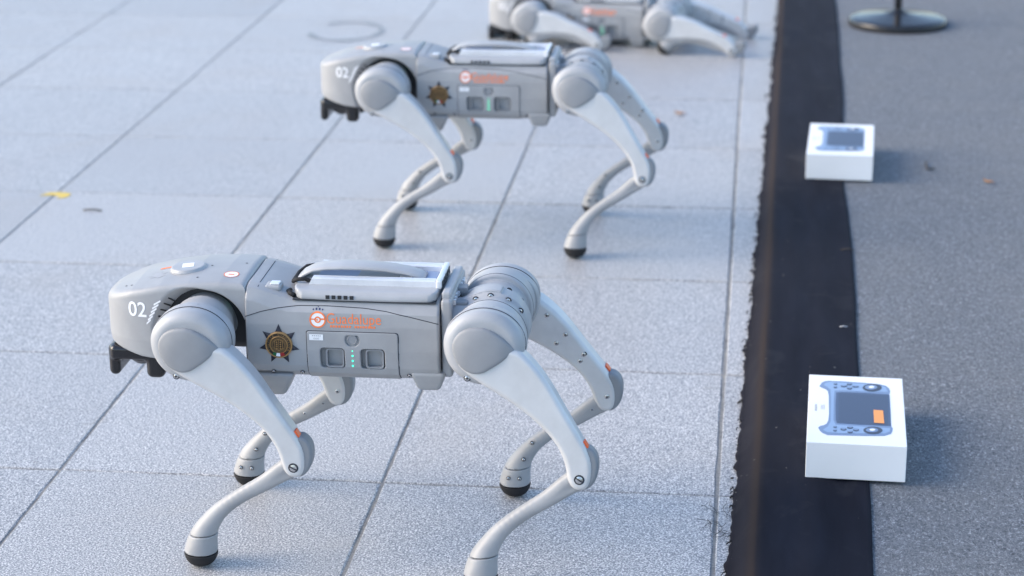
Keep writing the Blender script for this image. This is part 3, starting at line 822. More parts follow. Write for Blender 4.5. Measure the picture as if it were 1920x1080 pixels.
def handle():
    bm = bmesh.new(); path = [(0.076, 0.3700), (0.074, 0.3760), (0.066, 0.3840), (0.052, 0.3915), (0.034, 0.3950), (0.010, 0.3968), (-0.020, 0.3966), (-0.050, 0.3948), (-0.078, 0.3910), (-0.096, 0.3860), (-0.103, 0.3820)]
    rings = []
    for i, (x, z) in enumerate(path):
        a = Vector(path[min(i + 1, len(path) - 1)]) - Vector(path[max(i - 1, 0)]); a.normalize(); nx, nz = -a.y, a.x
        if nz < 0: nx, nz = -nx, -nz
        hw = 0.0155 + 0.004 * (1 - abs(i - 5) / 5); th = 0.0021
        sec = [(-hw, -th), (-hw, th * 0.3), (-hw * 0.75, th), (hw * 0.75, th), (hw, th * 0.3), (hw, -th)]
        rings.append([bm.verts.new((x + nx * t, y, z + nz * t)) for y, t in sec])
    for a, b in zip(rings, rings[1:]):
        for k in range(6): bm.faces.new((a[k], a[(k + 1) % 6], b[(k + 1) % 6], b[k]))
    bm.faces.new(rings[0]); bm.faces.new(rings[-1][::-1]); bmesh.ops.recalc_face_normals(bm, faces=bm.faces)
    return bm_to_mesh(bm, 'carry_handle', MT['housing'], True)
ME['handle'] = handle()
ME['cable'] = tube_mesh('black_cable', [(0.050, 0.030, 0.380), (0.058, 0.034, 0.3850), (0.068, 0.036, 0.3850), (0.0755, 0.030, 0.380), (0.078, 0.010, 0.3765), (0.078, -0.020, 0.3765), (0.070, -0.034, 0.381), (0.056, -0.034, 0.3835)], 0.0030, MT['rubber'], 8)
ME['cable2'] = tube_mesh('black_cable', [(0.078, 0.040, 0.3705), (0.079, 0.048, 0.3715), (0.0745, 0.056, 0.3715), (0.068, 0.060, 0.370)], 0.0034, MT['rubber'], 8)
ME['latchbase'] = box_mesh('roof_latch', (0.088, 0.034, 0.3735), (0.110, 0.056, 0.3815), MT['shell'], 0.003, 3)
ME['latchtop'] = box_mesh('latch_tab', (0.090, 0.040, 0.3815), (0.103, 0.053, 0.3840), MT['alu'], 0.001)

# tail plate with ports
def tail(X, Y, Z):
    d = rbox(X, Y, Z, (-0.1475, -0.070, 0.262), (-0.1330, 0.070, 0.372), 0.004)
    return smax(d, -(rbox(X, Y, Z, (-0.160, -0.056, 0.285), (-0.1445, 0.056, 0.355), 0.002)), 0.001)
ME['tail'] = nets('tail_plate', tail, (-0.153, -0.076, 0.256), (-0.128, 0.076, 0.378), 0.0022, MT['shell'])
ME['tailtop'] = box_mesh('tail_fin', (-0.1455, -0.060, 0.368), (-0.1330, 0.060, 0.3800), MT['housing'], 0.0028, 2)
def ports():
    bm = bmesh.new(); rnd = random.Random(5)
    for j in range(7):
        for k in range(9):
            y = -0.048 + k * 0.012; z = 0.288 + j * 0.0125
            sx, sy, sz = 0.004 + rnd.random() * 0.004, 0.0035 + rnd.random() * 0.005, 0.003 + rnd.random() * 0.006
            mm = Matrix.Translation((-0.147, y, z)) @ Matrix.Diagonal((sx, sy, sz, 1)); bmesh.ops.create_cube(bm, size=1, matrix=mm)
    return bm_to_mesh(bm, 'port_block', MT['alu'])
ME['ports'] = ports()
ME['plug'] = box_mesh('rear_connector', (-0.166, 0.028, 0.350), (-0.145, 0.046, 0.362), MT['cover'], 0.0015)
ME['plug2'] = box_mesh('rear_connector', (-0.160, -0.010, 0.362), (-0.145, 0.008, 0.370), MT['cover'], 0.0012)
# dark chassis seen in the wheel wells
def chassis(X, Y, Z):
    d = rbox(X, Y, Z, (0.126, -0.046, 0.285), (0.262, 0.046, 0.377), 0.010)
    return d
ME['chassis'] = nets('inner_chassis', chassis, (0.12, -0.052, 0.28), (0.268, 0.052, 0.384), 0.004, MT['dark'])
ME['recess_shade'] = box_mesh('front_recess_shade', (0.1330, -0.0745, 0.264), (0.1352, 0.0745, 0.338), MT['dark'], 0.001, 1)  # black plate painted in for the shaded recess between hip and torso
ME['rearblock'] = box_mesh('inner_chassis', (-0.150, -0.045, 0.275), (-0.130, 0.045, 0.355), MT['dark'])
ME['archled'] = ME['led']

def build_leg(root, front, left, dth, dca, lying=False):
    sd_ = 'L' if left else 'R'; sg = 1 if left else -1
    hx = HX if front else -HX
    A = Matrix.Identity(4); hz = HZ; dy = 0.0
    if left and not front and not lying:      # this foot is set out sideways
        hx -= 0.006; dth += math.radians(-2.5); dca += math.radians(2.6)
        A = Matrix.Translation((0, 0.0465, HZ)) @ Matrix.Rotation(math.radians(6.5), 4, 'X') @ Matrix.Translation((0, -0.0465, -HZ))
    if not left:      # the far legs lean in a little toward the body
        dy = 0.014; hz = HZ - 0.006
        A = Matrix.Translation((0, -0.1415, 0)) @ Matrix.Rotation(math.radians(-3.2), 4, 'X') @ Matrix.Translation((0, 0.1415, 0))
        if not lying:
            dth += math.radians(4.0 if not front else 1.5); dca += math.radians(1.7 if not front else -1.0)
    hipo = mesh_obj('hip_housing', ME['hip' + ('F' if front else 'B') + sd_], root, mtx=Matrix.Translation((hx, dy, hz)))
    if not front: mesh_obj('hip_seam', ME['hipseam' + sd_], hipo)
    for a in (35, 62, 92, 118, 150):
        an = math.radians(a if not front else 180 - a); r = 0.0465
        # screws round the rim of the collar
        mt = Matrix.Translation((r * (-math.cos(an)) * 1.0 - 0.002 * (1 if front else -1), sg * 0.0358, r * math.sin(an) - 0.004)) @ Matrix.Rotation(0 if left else math.pi, 4, 'Z')
        mesh_obj('screw', ME['screw'], hipo, mtx=mt)
    M1 = A @ Matrix.Translation((hx, 0, hz)) @ Matrix.Rotation(dth, 4, 'Y')
    th = mesh_obj('thigh', ME['thigh' + sd_], root, mtx=M1)
    mo = mesh_obj('thigh_motor', ME['motor' + sd_], root, mtx=M1)
    mesh_obj('motor_seam', ME['seam' + sd_], mo)
    mesh_obj('motor_cap', ME['cap' + sd_], mo); mesh_obj('scuff_mark', ME['scuff' + sd_], mo)
    kx, kz = KX - HX, KZ - HZ
    mesh_obj('screw', ME['screw_big'], th, mtx=Matrix.Translation((kx + 0.002, sg * 0.1530, kz)) @ Matrix.Rotation(0 if left else math.pi, 4, 'Z'))
    mesh_obj('screw', ME['screw'], th, mtx=Matrix.Translation((0.0185, sg * 0.1500, -0.0435)) @ Matrix.Rotation(0 if left else math.pi, 4, 'Z'))
    for x, z in ((-.062, -.029), (-.086, -.060), (-.110, -.092), (-.072, -.073), (-.104, -.102), (-.1385, -.160)):
        t = min(1, -z / 0.17); y = 0.139 - (0.0185 - 0.0045 * t)
        mesh_obj('screw', ME['screw'], th, mtx=Matrix.Translation((x, sg * (y + 0.0006), z)) @ Matrix.Rotation(math.pi if left else 0, 4, 'Z'))
    rf = mesh_obj('reflector', ME['reflector'], th, mtx=Matrix.Translation((kx - 0.0040, sg * 0.143, kz + 0.0475)) @ Matrix.Rotation(math.radians(-57), 4, 'Y'))
    M2 = M1 @ Matrix.Translation((kx, 0, kz)) @ Matrix.Rotation(dca - dth, 4, 'Y')
    ca = mesh_obj('calf', ME['calf' + sd_], root, mtx=M2)
    mesh_obj('knee_cover', ME['knee' + sd_], ca)
    mesh_obj('ankle_sleeve', ME['sleeve' + sd_], ca)
    mesh_obj('rubber_foot', ME['pad' + sd_], ca)
    for (x, z), dy in (((.111, -.066), .0125), ((.124, -.091), .0165), ((.1475, -.1200), .0205), ((.131, -.1205), .0205), ((.022, -.013), .0080), ((.050, -.031), .0080)):
        mesh_obj('screw', ME['screw_s'], ca, mtx=Matrix.Translation((x, sg * (0.137 - dy), z)) @ Matrix.Rotation(math.pi if left else 0, 4, 'Z'))
ME['reflector'] = box_mesh('reflector', (-0.0052, -0.0060, -0.0016), (0.0052, 0.0060, 0.0010), MT['orange'], 0.0006)

def robot(name, loc, rz, label, drop=0.0, legs=None):
    root = bpy.data.objects.new(name, None); COL.objects.link(root)
    root.location = loc; root.rotation_euler = (0, 0, rz); root.empty_display_size = 0.05
    tag(root, label, 'robot dog', 'silver quadruped robots lined up on the paving')
    D = Matrix.Translation((0, 0, -drop))
    def part(k, nm=None, par=None, mtx=None):
        o = mesh_obj(nm or ME[k].name.split('.')[0], ME[k], par or root)
        if mtx is not None: o.matrix_basis = mtx
        return o
    body = bpy.data.objects.new('torso_shell', ME['torso']); link(body, root)
    for k in ('seamline', 'guad', 'guad2', 'lg_disc', 'lg_ring', 'lg_crown', 'roofseam', 'latchbase', 'latchtop', 'pad_f', 'battgap'): part(k, par=body)
    part('pad_f', par=body, mtx=Matrix.Diagonal((1, -1, 1, 1))); part('pad_r', par=body); part('pad_r', par=body, mtx=Matrix.Translation((0, -0.1035, 0)))
    for x in (0.098, 0.048 + 0.010, -0.089):
        part('screw_s', 'screw', body, Matrix.Translation((x, 0.0738, 0.2650)) @ Matrix.Rotation(math.radians(-35), 4, 'X'))
    bt = part('battery')
    for k in ('tag', 'tagprint', 'latch_a', 'latch_b'): part(k, par=bt)
    part('button', par=bt, mtx=Matrix.Translation((-0.0130, 0, 0.3155)))
    for k in range(4): part('led', 'status_light', bt, Matrix.Translation((-0.0130, 0.0804, 0.3000 - k * 0.0072)) @ Matrix.Diagonal((1, 0.4, 1, 1)))
    bd = part('star')
    for k in ('badge', 'relief', 'field', 'btext', 'flag_g', 'flag_w', 'flag_r'):
        part(k, par=bd, mtx=Matrix.Translation((0.0875, -0.0012, 0.3060)))
    hd = part('head')
    for k in ('num', 'stripes', 'vents', 'top_logo', 'top_logo2', 'top_star', 'top_ora', 'roofhole'): part(k, par=hd)
    part('roofcap', par=hd, mtx=Matrix.Translation((0.228, 0.006, 0.3850)) @ Matrix.Rotation(math.radians(4), 4, 'Y'))
    part('roofsticker', par=hd, mtx=Matrix.Translation((0.228, 0.006, 0.3850)) @ Matrix.Rotation(math.radians(4), 4, 'Y') @ Matrix.Rotation(0.2, 4, 'Z'))
    part('led', 'status_light', hd, Matrix.Translation((0.1535, 0.0495, 0.3555)))
    part('chin'); part('chinglass', mtx=Matrix.Translation((0.304, 0, 0.268)))
    part('chassis'); part('rearblock'); part('recess_shade')
    tr = part('tray')
    for k in ('traygap', 'deck', 'deckplate', 'decklabel', 'endplate', 'endslots', 'trayvent', 'cable', 'cable2'): part(k, par=tr)
    part('rail', par=tr, mtx=Matrix.Translation((0, 0.034, 0.3778))); part('rail', par=tr, mtx=Matrix.Translation((0, -0.034, 0.3778)) @ Matrix.Diagonal((1, -1, 1, 1)))
    part('handle')
    tl = part('tail')
    for k in ('tailtop', 'ports', 'plug', 'plug2'): part(k, par=tl)
    legs = legs or {}
    for fr in (True, False):
        for lf in (True, False):
            d = legs.get((fr, lf), (0, 0)); build_leg(root, fr, lf, d[0], d[1], drop > 0)
    if drop:
        for ch in root.children: ch.matrix_basis = D @ ch.matrix_basis
    return root

R = math.radians
robot('robot_dog', (-0.543, 2.678, 0.0), R(180), 'nearest silver robot dog in sharp focus standing on the granite paving')
robot('robot_dog', (-0.5445, 4.137, 0.0), R(180.0), 'silver robot dog standing in the middle of the row between the other two')
lie = (R(33), R(-44))
robot('robot_dog', (-0.450, 6.050, 0.0), R(173), 'silver robot dog crouching with folded legs at the far end of the row', drop=0.240,
      legs={(a, b): lie for a in (True, False) for b in (True, False)})

# ------------------------------------------------------------------ ground and paving
GX, GY, TS = -1.0404, 2.8391, 0.5
def sheet(name, x0, x1, y0, y1, z, material):
    me = bpy.data.meshes.new(name); me.from_pydata([(x0, y0, z), (x1, y0, z), (x1, y1, z), (x0, y1, z)], [], [(0, 1, 2, 3)]); me.materials.append(material); return me
g = mesh_obj('ground', sheet('ground', -400, 400, -400, 400, -0.012, MT['ground'])); tag(g, kind='structure')
pv = mesh_obj('pavement', sheet('pavement', GX - 6.5 * TS, GX + 6.5 * TS, GY - 4.5 * TS, GY + 12.5 * TS, -0.0021, MT['grout'])); tag(pv, kind='structure')
def slab_mesh(seed):
    rnd = random.Random(seed); bm = bmesh.new(); h = TS / 2 - 0.0017; b = 0.0016; n = 14
    def edge(off, z, jit):
        pts = []
        for sx, sy, ex, ey in ((-1, -1, 1, -1), (1, -1, 1, 1), (1, 1, -1, 1), (-1, 1, -1, -1)):
            for k in range(n):
                t = k / n; j = rnd.uniform(0, jit) if k else jit * 0.5
                if rnd.random() < 0.05: j += jit * 2.0
                px = sx + (ex - sx) * t; py = sy + (ey - sy) * t
                l = h - off - j
                pts.append(bm.verts.new((px * l if abs(px) == 1 else px * (h - off), py * l if abs(py) == 1 else py * (h - off), z)))
        return pts
    A = edge(0, -0.006, 0); B = edge(0.0002, -b, 0.0006); C = edge(b * 0.8, 0, 0.0016)
    m_ = len(A)
    for r0, r1 in ((A, B), (B, C)):
        for k in range(m_): bm.faces.new((r0[k], r0[(k + 1) % m_], r1[(k + 1) % m_], r1[k]))
    bm.faces.new(C); bmesh.ops.recalc_face_normals(bm, faces=bm.faces)
    return bm_to_mesh(bm, 'paving_slab', MT['granite'])
slabs = [slab_mesh(i) for i in range(5)]
for i in range(-5, 4):
    for j in range(-2, 11):
        o = mesh_obj('paving_slab', random.choice(slabs), pv)
        o.location = (GX + (i + 0.5) * TS + random.uniform(-.0006, .0006) + (0.0012 if i >= 2 else 0), GY + (j + 0.5) * TS + random.uniform(-.0006, .0006), random.uniform(-0.0009, 0.0))
        o.rotation_euler = (random.uniform(-.0012, .0012), random.uniform(-.0012, .0012), random.choice((0, 1, 2, 3)) * math.pi / 2 + random.uniform(-.001, .001))
# worn ring mark on the paving
bm = bmesh.new()
n = 40
for k in range(n):
    a0 = math.radians(-165 + 300 * k / n); a1 = math.radians(-165 + 300 * (k + 1) / n)
    w0 = 0.011 + 0.004 * math.sin(k * 0.7)
    vs = []
    for a, r in ((a0, 0.137 - w0), (a0, 0.137 + w0), (a1, 0.137 + w0), (a1, 0.137 - w0)):
        vs.append(bm.verts.new((r * math.cos(a) * 0.78, r * math.sin(a), 0)))
    bm.faces.new(vs)
o = mesh_obj('ring_mark', bm_to_mesh(bm, 'ring_mark', MT['stain'])); o.location = (-1.235, 6.13, 0.0012); tag(o, kind='structure')

# ------------------------------------------------------------------ platform, cloth and carpet
PZ = 0.030
PANG = math.atan2(0.2402 - 0.1716, 6.5786 - 2.5343)
def px(off, y, base=0.1716, y0=2.5343, sl=0.0172): return base + (y - y0) * sl + off
# carpet on the platform: one sheet from the cloth's right edge outwards
bm = bmesh.new(); ys = np.arange(-2.0, 16.0, 0.10)
def wob(y): return 0.0035 * math.sin(y * 2.3 + 1) + 0.0025 * math.sin(y * 5.1)
rows = []
for y in ys:
    xe = px(-0.02 + wob(y), y)
    rows.append([bm.verts.new((xe, y, -0.0)), bm.verts.new((xe, y, PZ - 0.0015)), bm.verts.new((12.0, y, PZ - 0.0015))])
for a, b in zip(rows, rows[1:]):
    for k in range(2): bm.faces.new((a[k], a[k + 1], b[k + 1], b[k]))
bmesh.ops.recalc_face_normals(bm, faces=bm.faces)
cp = mesh_obj('platform_carpet', bm_to_mesh(bm, 'platform_carpet', MT['carpet']))
if cp.data.polygons[1].normal.z < 0: cp.data.flip_normals()
tag(cp, kind='structure')
# cloth: section sweeps from frayed left edge on the ground, up over a soft fold, to the carpet edge
bm = bmesh.new(); ys = np.arange(1.5, 9.0, 0.012); rows = []
def vn(y, s, k=4):
    v = 0
    for i in range(k): v += math.sin(y * s * (1.9 ** i) + i * 1.7 + s) / (1.6 ** i)
    return v / 2
NS = 34
for y in ys:
    fray = 0.0035 * vn(y, 31, 5) + 0.0025 * vn(y, 7) + (random.uniform(-0.0028, 0.0015))
    if random.random() < 0.018: fray -= random.uniform(0.004, 0.014)
    xl = 0.0205 * (y - 2.5757) - 0.0203
    xb = 0.0150 * (y - 2.5188) + 0.018
    xr = px(wob(y) + 0.003 * vn(y, 3), y)
    row = []
    for k in range(NS):
        t = k / (NS - 1)
        if t < 0.3:
            u = t / 0.3; x = xl + (xb - xl) * u + 0.85 * fray * (1 - u) ** 6; z = 0.0035 + (PZ + 0.002) * (u * u * (3 - 2 * u)) * 0.95
        else:
            u = (t - 0.3) / 0.7; x = xb + (xr - xb) * u; z = PZ + 0.0045 - 0.003 * u
            z += (0.0026 * vn(y, 2.1 + 0) * math.sin(u * 6 + y * 2.0) + 0.0006 * math.sin(u * 9 + y * 7 + 2 * math.sin(y * 3)) * max(0, vn(y, 4.7)) + 0.0012 * math.sin(u * 17 + 3 * math.sin(y * 1.3))) * math.sin(math.pi * min(1, u * 1.0))
        z += 0.0003 * vn(y * 3 + x * 20, 5)
        row.append(bm.verts.new((x, y, max(z, 0.0030))))
    rows.append(row)
for a, b in zip(rows, rows[1:]):
    for k in range(NS - 1): bm.faces.new((a[k], a[k + 1], b[k + 1], b[k]))
# skirt so that the cloth has thickness at its edges
for e in (0, NS - 1):
    low = [bm.verts.new((r[e].co.x, r[e].co.y, r[e].co.z - 0.0026)) for r in rows]
    for k in range(len(rows) - 1): bm.faces.new((rows[k][e], rows[k + 1][e], low[k + 1], low[k]))
bmesh.ops.recalc_face_normals(bm, faces=bm.faces)
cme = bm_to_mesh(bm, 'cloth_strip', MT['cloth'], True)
fa = cme.attributes.new('fold_brown', 'FLOAT', 'POINT'); vals = []
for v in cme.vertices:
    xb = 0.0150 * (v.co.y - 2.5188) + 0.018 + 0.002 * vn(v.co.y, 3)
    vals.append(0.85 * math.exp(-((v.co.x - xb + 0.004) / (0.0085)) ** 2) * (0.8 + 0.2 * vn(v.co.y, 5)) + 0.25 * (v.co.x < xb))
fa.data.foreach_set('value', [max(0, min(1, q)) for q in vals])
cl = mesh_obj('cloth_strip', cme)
if cl.data.polygons[40].normal.z < 0: cl.data.flip_normals()
tag(cl, 'long dark felt cloth strip with frayed edge between paving and grey carpet', 'cloth')
# frayed tufts and threads along the left edge, part of the strip
bm = bmesh.new()
for k in range(200):
    y = random.uniform(2.3, 7.2); x = 0.0205 * (y - 2.5757) - 0.0203 + random.uniform(-0.004, 0.004)
    l = random.uniform(0.002, 0.006) * (2.8 if random.random() < 0.06 else 1); a = random.uniform(2.0, 4.3)
    p = [(x, y, 0.004), (x + l * 0.5 * math.cos(a), y + l * 0.5 * math.sin(a), 0.0035 + random.uniform(0, 0.002)), (x + l * math.cos(a + random.uniform(-.9, .9)), y + l * math.sin(a), 0.0015)]
    tube_bm(bm, p, random.uniform(0.0005, 0.0018), 4)
fr = mesh_obj('frayed_edge', bm_to_mesh(bm, 'frayed_edge', MT['thread']), cl); tag(fr, kind='stuff')
bm = bmesh.new()
for k in range(16):
    x0, y0 = random.uniform(-0.040, -0.014), random.uniform(2.69, 2.78); pts = []
    a = random.uniform(0, 6.28)
    for s in range(7):
        pts.append((x0, y0, 0.0016 + 0.001 * random.random())); a += random.uniform(-0.8, 0.8); x0 += 0.0045 * math.cos(a) * 1.2; y0 += 0.0045 * math.sin(a) * 2.0
    tube_bm(bm, pts, 0.00035, 4)
o = mesh_obj('thread_tangle', bm_to_mesh(bm, 'thread_tangle', MT['thread'])); tag(o, 'loose tangle of dark threads on the paving beside the cloth edge', 'thread')
for (x, y, l, a) in ((0.1655, 3.501, 0.013, 0.1),):
    o = mesh_obj('cut_thread', tube_mesh('cut_thread', [(-l / 2, 0, 0), (0, 0.001, 0.0006), (l / 2, 0, 0)], 0.0007, MT['white_ink'], 5)); o.location = (x, y, PZ + 0.0055); o.rotation_euler[2] = a
    tag(o, 'tiny white staple at the right edge of the dark cloth', 'staple')

# ------------------------------------------------------------------ boxes with printed controller
def solid_prism(bm, pts, z0, z1):
    a = [bm.verts.new((x, y, z0)) for x, y in pts]; b = [bm.verts.new((x, y, z1)) for x, y in pts]; n = len(pts)
    for k in range(n): bm.faces.new((a[k], a[(k + 1) % n], b[(k + 1) % n], b[k]))
    bm.faces.new(a[::-1]); bm.faces.new(b)
BW, BD, BH = 0.1445, 0.276, 0.057
ME['box_base'] = box_mesh('box_tray', (0.0012, 0.0012, 0), (BW - 0.0012, BD - 0.0012, BH - 0.003), MT['card'], 0.0008, 1)
ME['box_lid'] = box_mesh('box_lid', (0, 0, 0.0008), (BW, BD, BH), MT['card'], 0.0009, 2)
def flat(name, polys, z, material):
    bm = bmesh.new()
    for pl in polys: bm.faces.new([bm.verts.new((x, y, z)) for x, y in pl])
    bmesh.ops.triangulate(bm, faces=[f for f in bm.faces if len(f.verts) > 4])
    for f in bm.faces:
        f.normal_update()
        if f.normal.z < 0: f.normal_flip()
    return bm_to_mesh(bm, name, material)
def uv(px_, py_):  # position in the zoomed photo of the near box -> lid coordinates (bilinear)
    tl, tr, br, bl = np.array([147, 110.]), np.array([868, 148.]), np.array([915, 668.]), np.array([133, 640.])
    # homography solve
    src = [tl, tr, br, bl]; dst = [(0, BD), (BW, BD), (BW, 0), (0, 0)]; A = []; bb = []
    for (x, y), (u, v) in zip(src, dst):
        A += [[x, y, 1, 0, 0, 0, -u * x, -u * y], [0, 0, 0, x, y, 1, -v * x, -v * y]]; bb += [u, v]
    hh = np.linalg.solve(np.array(A), np.array(bb)); dn = hh[6] * px_ + hh[7] * py_ + 1
    return ((hh[0] * px_ + hh[1] * py_ + hh[2]) / dn, (hh[3] * px_ + hh[4] * py_ + hh[5]) / dn)
CTRL = [(228, 206), (245, 178), (270, 165), (300, 162), (420, 168), (560, 178), (700, 192), (745, 204), (768, 222), (778, 245), (776, 262), (768, 268), (776, 330), (784, 420), (790, 512), (803, 530), (800, 552), (790, 572), (765, 580), (740, 588), (600, 590), (430, 588), (300, 586), (262, 572), (238, 552), (224, 528), (240, 516), (270, 508), (292, 496), (304, 470), (308, 420), (305, 330), (304, 280), (296, 244), (278, 228), (250, 218)]
SCR = [(362, 254), (420, 252), (600, 260), (772, 272), (782, 400), (788, 512), (560, 503), (372, 492), (362, 470), (358, 360)]
def el(cx_, cy_, rx, ry, n=18): return [uv(cx_ + rx * math.cos(2 * math.pi * k / n), cy_ + ry * math.sin(2 * math.pi * k / n)) for k in range(n)]
MT['ctrl_ink'] = mat('printed_blue_grey', (0.19, 0.27, 0.42), 0.45)
MT['ctrl_lt'] = mat('printed_light_blue', (0.27, 0.39, 0.57), 0.45)
MT['scr_ink'] = mat('printed_slate_screen', (0.07, 0.105, 0.18), 0.45)
MT['dk_ink'] = mat('printed_dark', (0.05, 0.065, 0.10), 0.45)
MT['sticker'] = mat('orange_sticker', (0.92, 0.36, 0.10), 0.5)
z0 = BH + 0.0003
outer = [uv(*q) for q in CTRL]
cxm = sum(q[0] for q in outer) / len(outer); cym = sum(q[1] for q in outer) / len(outer)
ME['p_body'] = flat('printed_gamepad', [outer], z0, MT['ctrl_ink'])
GL = [(262, 196), (275, 180), (310, 172), (560, 188), (690, 200), (740, 214), (762, 250), (640, 252), (420, 240), (350, 240), (345, 300), (345, 470), (362, 505), (560, 518), (785, 530), (780, 556), (740, 570), (430, 572), (300, 566), (262, 545), (300, 520), (322, 480), (322, 300), (316, 232), (290, 212)]
ME['p_body2'] = flat('printed_highlight', [[uv(*q) for q in GL]], z0 + 0.0002, MT['ctrl_lt'])
ME['p_scr'] = flat('printed_screen', [[uv(*q) for q in SCR]], z0 + 0.0004, MT['scr_ink'])
sticks = [el(640, 220, 74, 30), el(652, 548, 74, 28)]
btn = [el(x, y, rx, ry, 12) for x, y, rx, ry in ((354, 190, 14, 8), (354, 215, 14, 8), (464, 192, 21, 10), (422, 207, 26, 8), (512, 211, 26, 8), (466, 224, 21, 10), (358, 525, 14, 8), (358, 552, 14, 8), (476, 528, 24, 10), (424, 542, 24, 10), (522, 547, 24, 10), (476, 563, 22, 9))]
ME['p_st1'] = flat('printed_stick', sticks[:1], z0 + 0.0006, MT['dk_ink']); ME['p_st2'] = flat('printed_stick', sticks[1:], z0 + 0.0006, MT['dk_ink'])
ME['p_dark'] = flat('printed_buttons', btn, z0 + 0.0006, MT['dk_ink'])
ME['p_lt'] = flat('printed_button_tops', [el(632, 218, 48, 18), el(645, 547, 48, 17)] + [el(x, y, rx * .75, ry * .65, 12) for x, y, rx, ry in ((354, 188, 14, 8), (354, 213, 14, 8), (464, 189, 21, 10), (422, 205, 26, 8), (512, 209, 26, 8), (466, 221, 21, 10), (358, 523, 14, 8), (358, 550, 14, 8), (476, 525, 24, 10), (424, 540, 24, 10), (522, 545, 24, 10), (476, 560, 22, 9))], z0 + 0.0008, MT['ctrl_ink'])
ME['p_hl'] = flat('printed_stick_glint', [el(634, 217, 22, 9), el(648, 546, 22, 9)], z0 + 0.0010, MT['white_ink'])
ME['p_lines'] = flat('printed_screen_grain', [[uv(385 + k * 9.5, 262 + k * 0.5), uv(387.5 + k * 9.5, 262 + k * 0.5), uv(389 + k * 9.7, 488 + k * 0.5), uv(386 + k * 9.7, 488 + k * 0.5)] for k in range(40)], z0 + 0.0005, MT['dk_ink'])
ME['sticker'] = flat('orange_sticker', [[uv(653, 392), uv(727, 397), uv(738, 497), uv(660, 492)]], z0 + 0.0010, MT['sticker'])
ME['p_txt'] = flat('faint_print', [[uv(195 + dx, 345 + k * 9), uv(205 + dx, 346 + k * 9), uv(205 + dx, 351 + k * 9), uv(195 + dx, 350 + k * 9)] for dx in (0, 8) for k in range(6)] + [[uv(240 + dx, 350 + k * 10), uv(256 + dx, 350 + k * 10), uv(256 + dx, 353 + k * 10), uv(240 + dx, 353 + k * 10)] for dx in (0, 20) for k in range(4)], z0, MT['grey_ink'])
def carton(loc, rz, label, sticker=True, sy=1.0):
    root = bpy.data.objects.new('controller_box', None); COL.objects.link(root); root.location = loc; root.rotation_euler = (0, 0, rz); root.empty_display_size = 0.05
    tag(root, label, 'box', 'white gamepad boxes on the platform edge')
    mesh_obj('box_tray', ME['box_base'], root); ld = mesh_obj('box_lid', ME['box_lid'], root)
    for k in ('p_body', 'p_body2', 'p_scr', 'p_dark', 'p_st1', 'p_st2', 'p_lt', 'p_hl', 'p_lines', 'p_txt') + (('sticker',) if sticker else ()): mesh_obj(ME[k].name.split('.')[0], ME[k], ld)
    return root
carton((0.0883, 2.8400, PZ + 0.0035), R(-1.9), 'nearer white cardboard box printed with a blue gamepad, orange sticker on its screen')
carton((0.1145, 4.4690, PZ + 0.0035), R(-3.0), 'farther white cardboard box printed with a blue gamepad and no sticker', sticker=False)

# ------------------------------------------------------------------ stand
root = bpy.data.objects.new('floor_stand', None); COL.objects.link(root); root.location = (0.412, 6.210, PZ); root.empty_display_size = 0.05
tag(root, 'black stand with heavy round base on the grey carpet, its pole cut by the frame', 'stand')
MT['stand'] = plastic('glossy_black_enamel', (0.014, 0.014, 0.016), 0.14, 0, 0.6)
base = mesh_obj('round_base', lathe_mesh('round_base', [(0.130, 0.0), (0.141, 0.002), (0.143, 0.006), (0.143, 0.016), (0.138, 0.0205), (0.125, 0.023), (0.045, 0.033), (0.022, 0.038), (0.018, 0.045), (0.015, 0.046), (0, 0.046)], MT['stand'], 72), root)
base.data.polygons.foreach_set('use_smooth', [True] * len(base.data.polygons))
mesh_obj('rubber_ring', lathe_mesh('rubber_ring', [(0.128, 0), (0.1435, 0.0), (0.1440, 0.004), (0.140, 0.006)], MT['rubber'], 60), root)
mesh_obj('pole', lathe_mesh('pole', [(0.0115, 0.04), (0.0115, 0.75), (0.009, 0.752), (0.009, 1.30), (0, 1.30)], MT['stand'], 24), root)
mesh_obj('clutch_collar', lathe_mesh('clutch_collar', [(0.0115, 0.70), (0.018, 0.705), (0.018, 0.775), (0.010, 0.785)], MT['rubber'], 24), root)

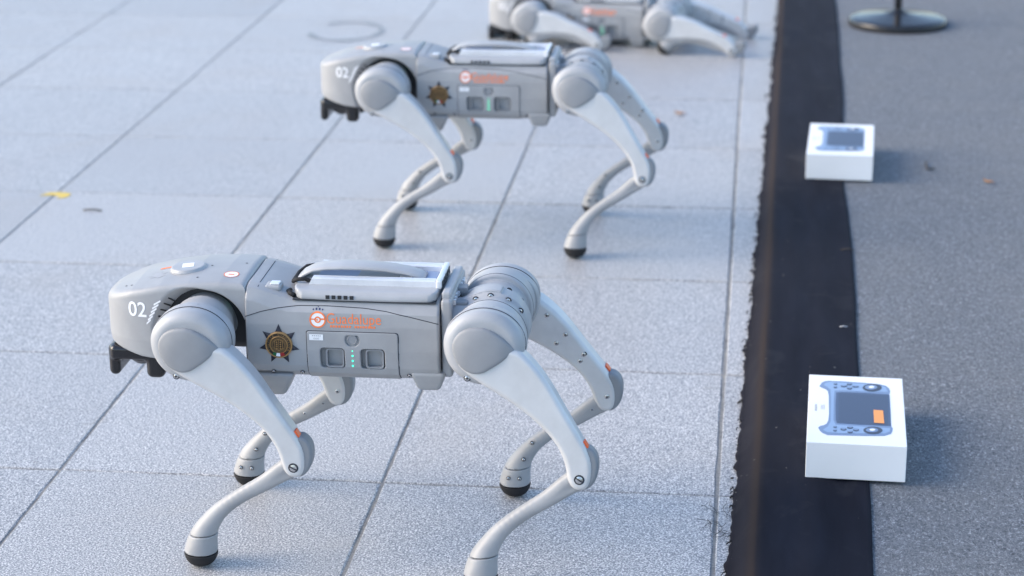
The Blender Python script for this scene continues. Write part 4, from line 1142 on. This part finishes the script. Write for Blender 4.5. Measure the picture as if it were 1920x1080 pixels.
# ------------------------------------------------------------------ litter
def leaf(name, loc, rz, l, w_, curl, label, material, cat):
    bm = bmesh.new(); n = 9; A = []
    for k in range(n):
        t = k / (n - 1); x = (t - 0.5) * l; hw = w_ / 2 * math.sin(math.pi * (t ** 0.8)) * (1 + 0.15 * math.sin(k * 3)); z = curl * (t - 0.5) ** 2 * 4
        A.append([bm.verts.new((x, -hw, z + curl * 0.5)), bm.verts.new((x, 0, z)), bm.verts.new((x, hw, z + curl * 0.4))])
    for a, b in zip(A, A[1:]):
        for k in range(2): bm.faces.new((a[k], a[k + 1], b[k + 1], b[k]))
    tube_bm(bm, [(-l / 2, 0, curl), (-l * 0.75, 0.002, curl * 0.6)], 0.0007, 4)
    bmesh.ops.remove_doubles(bm, verts=bm.verts, dist=1e-5)
    o = mesh_obj(name, bm_to_mesh(bm, name, material, True)); o.location = loc; o.rotation_euler = (0, 0, rz); tag(o, label, cat); return o
leaf('dry_leaf', (-0.191, 5.172, 0.002), 2.6, 0.030, 0.020, 0.004, 'small orange dry leaf on the granite to the right of the middle robot', MT['leaf'], 'leaf')
leaf('dry_leaf', (0.509, 4.486, PZ + 0.001), 2.4, 0.026, 0.014, 0.004, 'small tan dry leaf on the carpet to the right of the farther box', MT['leaf'], 'leaf')
bm = bmesh.new()
tp = [(-0.034, -0.010), (-0.020, 0.014), (0.002, 0.020), (0.030, 0.012), (0.034, -0.004), (0.028, -0.022), (0.012, -0.030), (0.016, -0.014), (-0.004, -0.004), (-0.020, -0.008)]
solid_prism(bm, tp, 0.0004, 0.0012)
o = mesh_obj('tape_scrap', bm_to_mesh(bm, 'tape_scrap', MT['tape'])); o.location = (-1.538, 4.315, 0); tag(o, 'torn scrap of yellow tape stuck to the granite at far left', 'tape')
def twig(loc, pts, r, label):
    o = mesh_obj('twig', tube_mesh('twig', pts, r, MT['twig'], 5)); o.location = loc; tag(o, label, 'twig')
twig((-1.417, 4.200, 0.002), [(-0.022, 0, 0), (0, 0.004, 0.001), (0.020, -0.001, 0)], 0.0016, 'thin brown twig on the granite just below the yellow tape scrap')
twig((0.386, 4.600, PZ + 0.003), [(0.0, 0.035, 0.001), (-0.002, 0.0, 0.003), (0.0, -0.03, 0.001), (0.016, -0.022, 0.001)], 0.0022, 'dark crooked twig on the carpet right of the farther box')
twig((0.176, 3.960, PZ + 0.002), [(0.0, 0.0, 0.001), (0.014, 0.004, 0.002), (0.026, 0.0, 0.001)], 0.0009, 'hair thin dark twig at the carpet edge between the two boxes')
print('total', __import__('time').time() - t0)
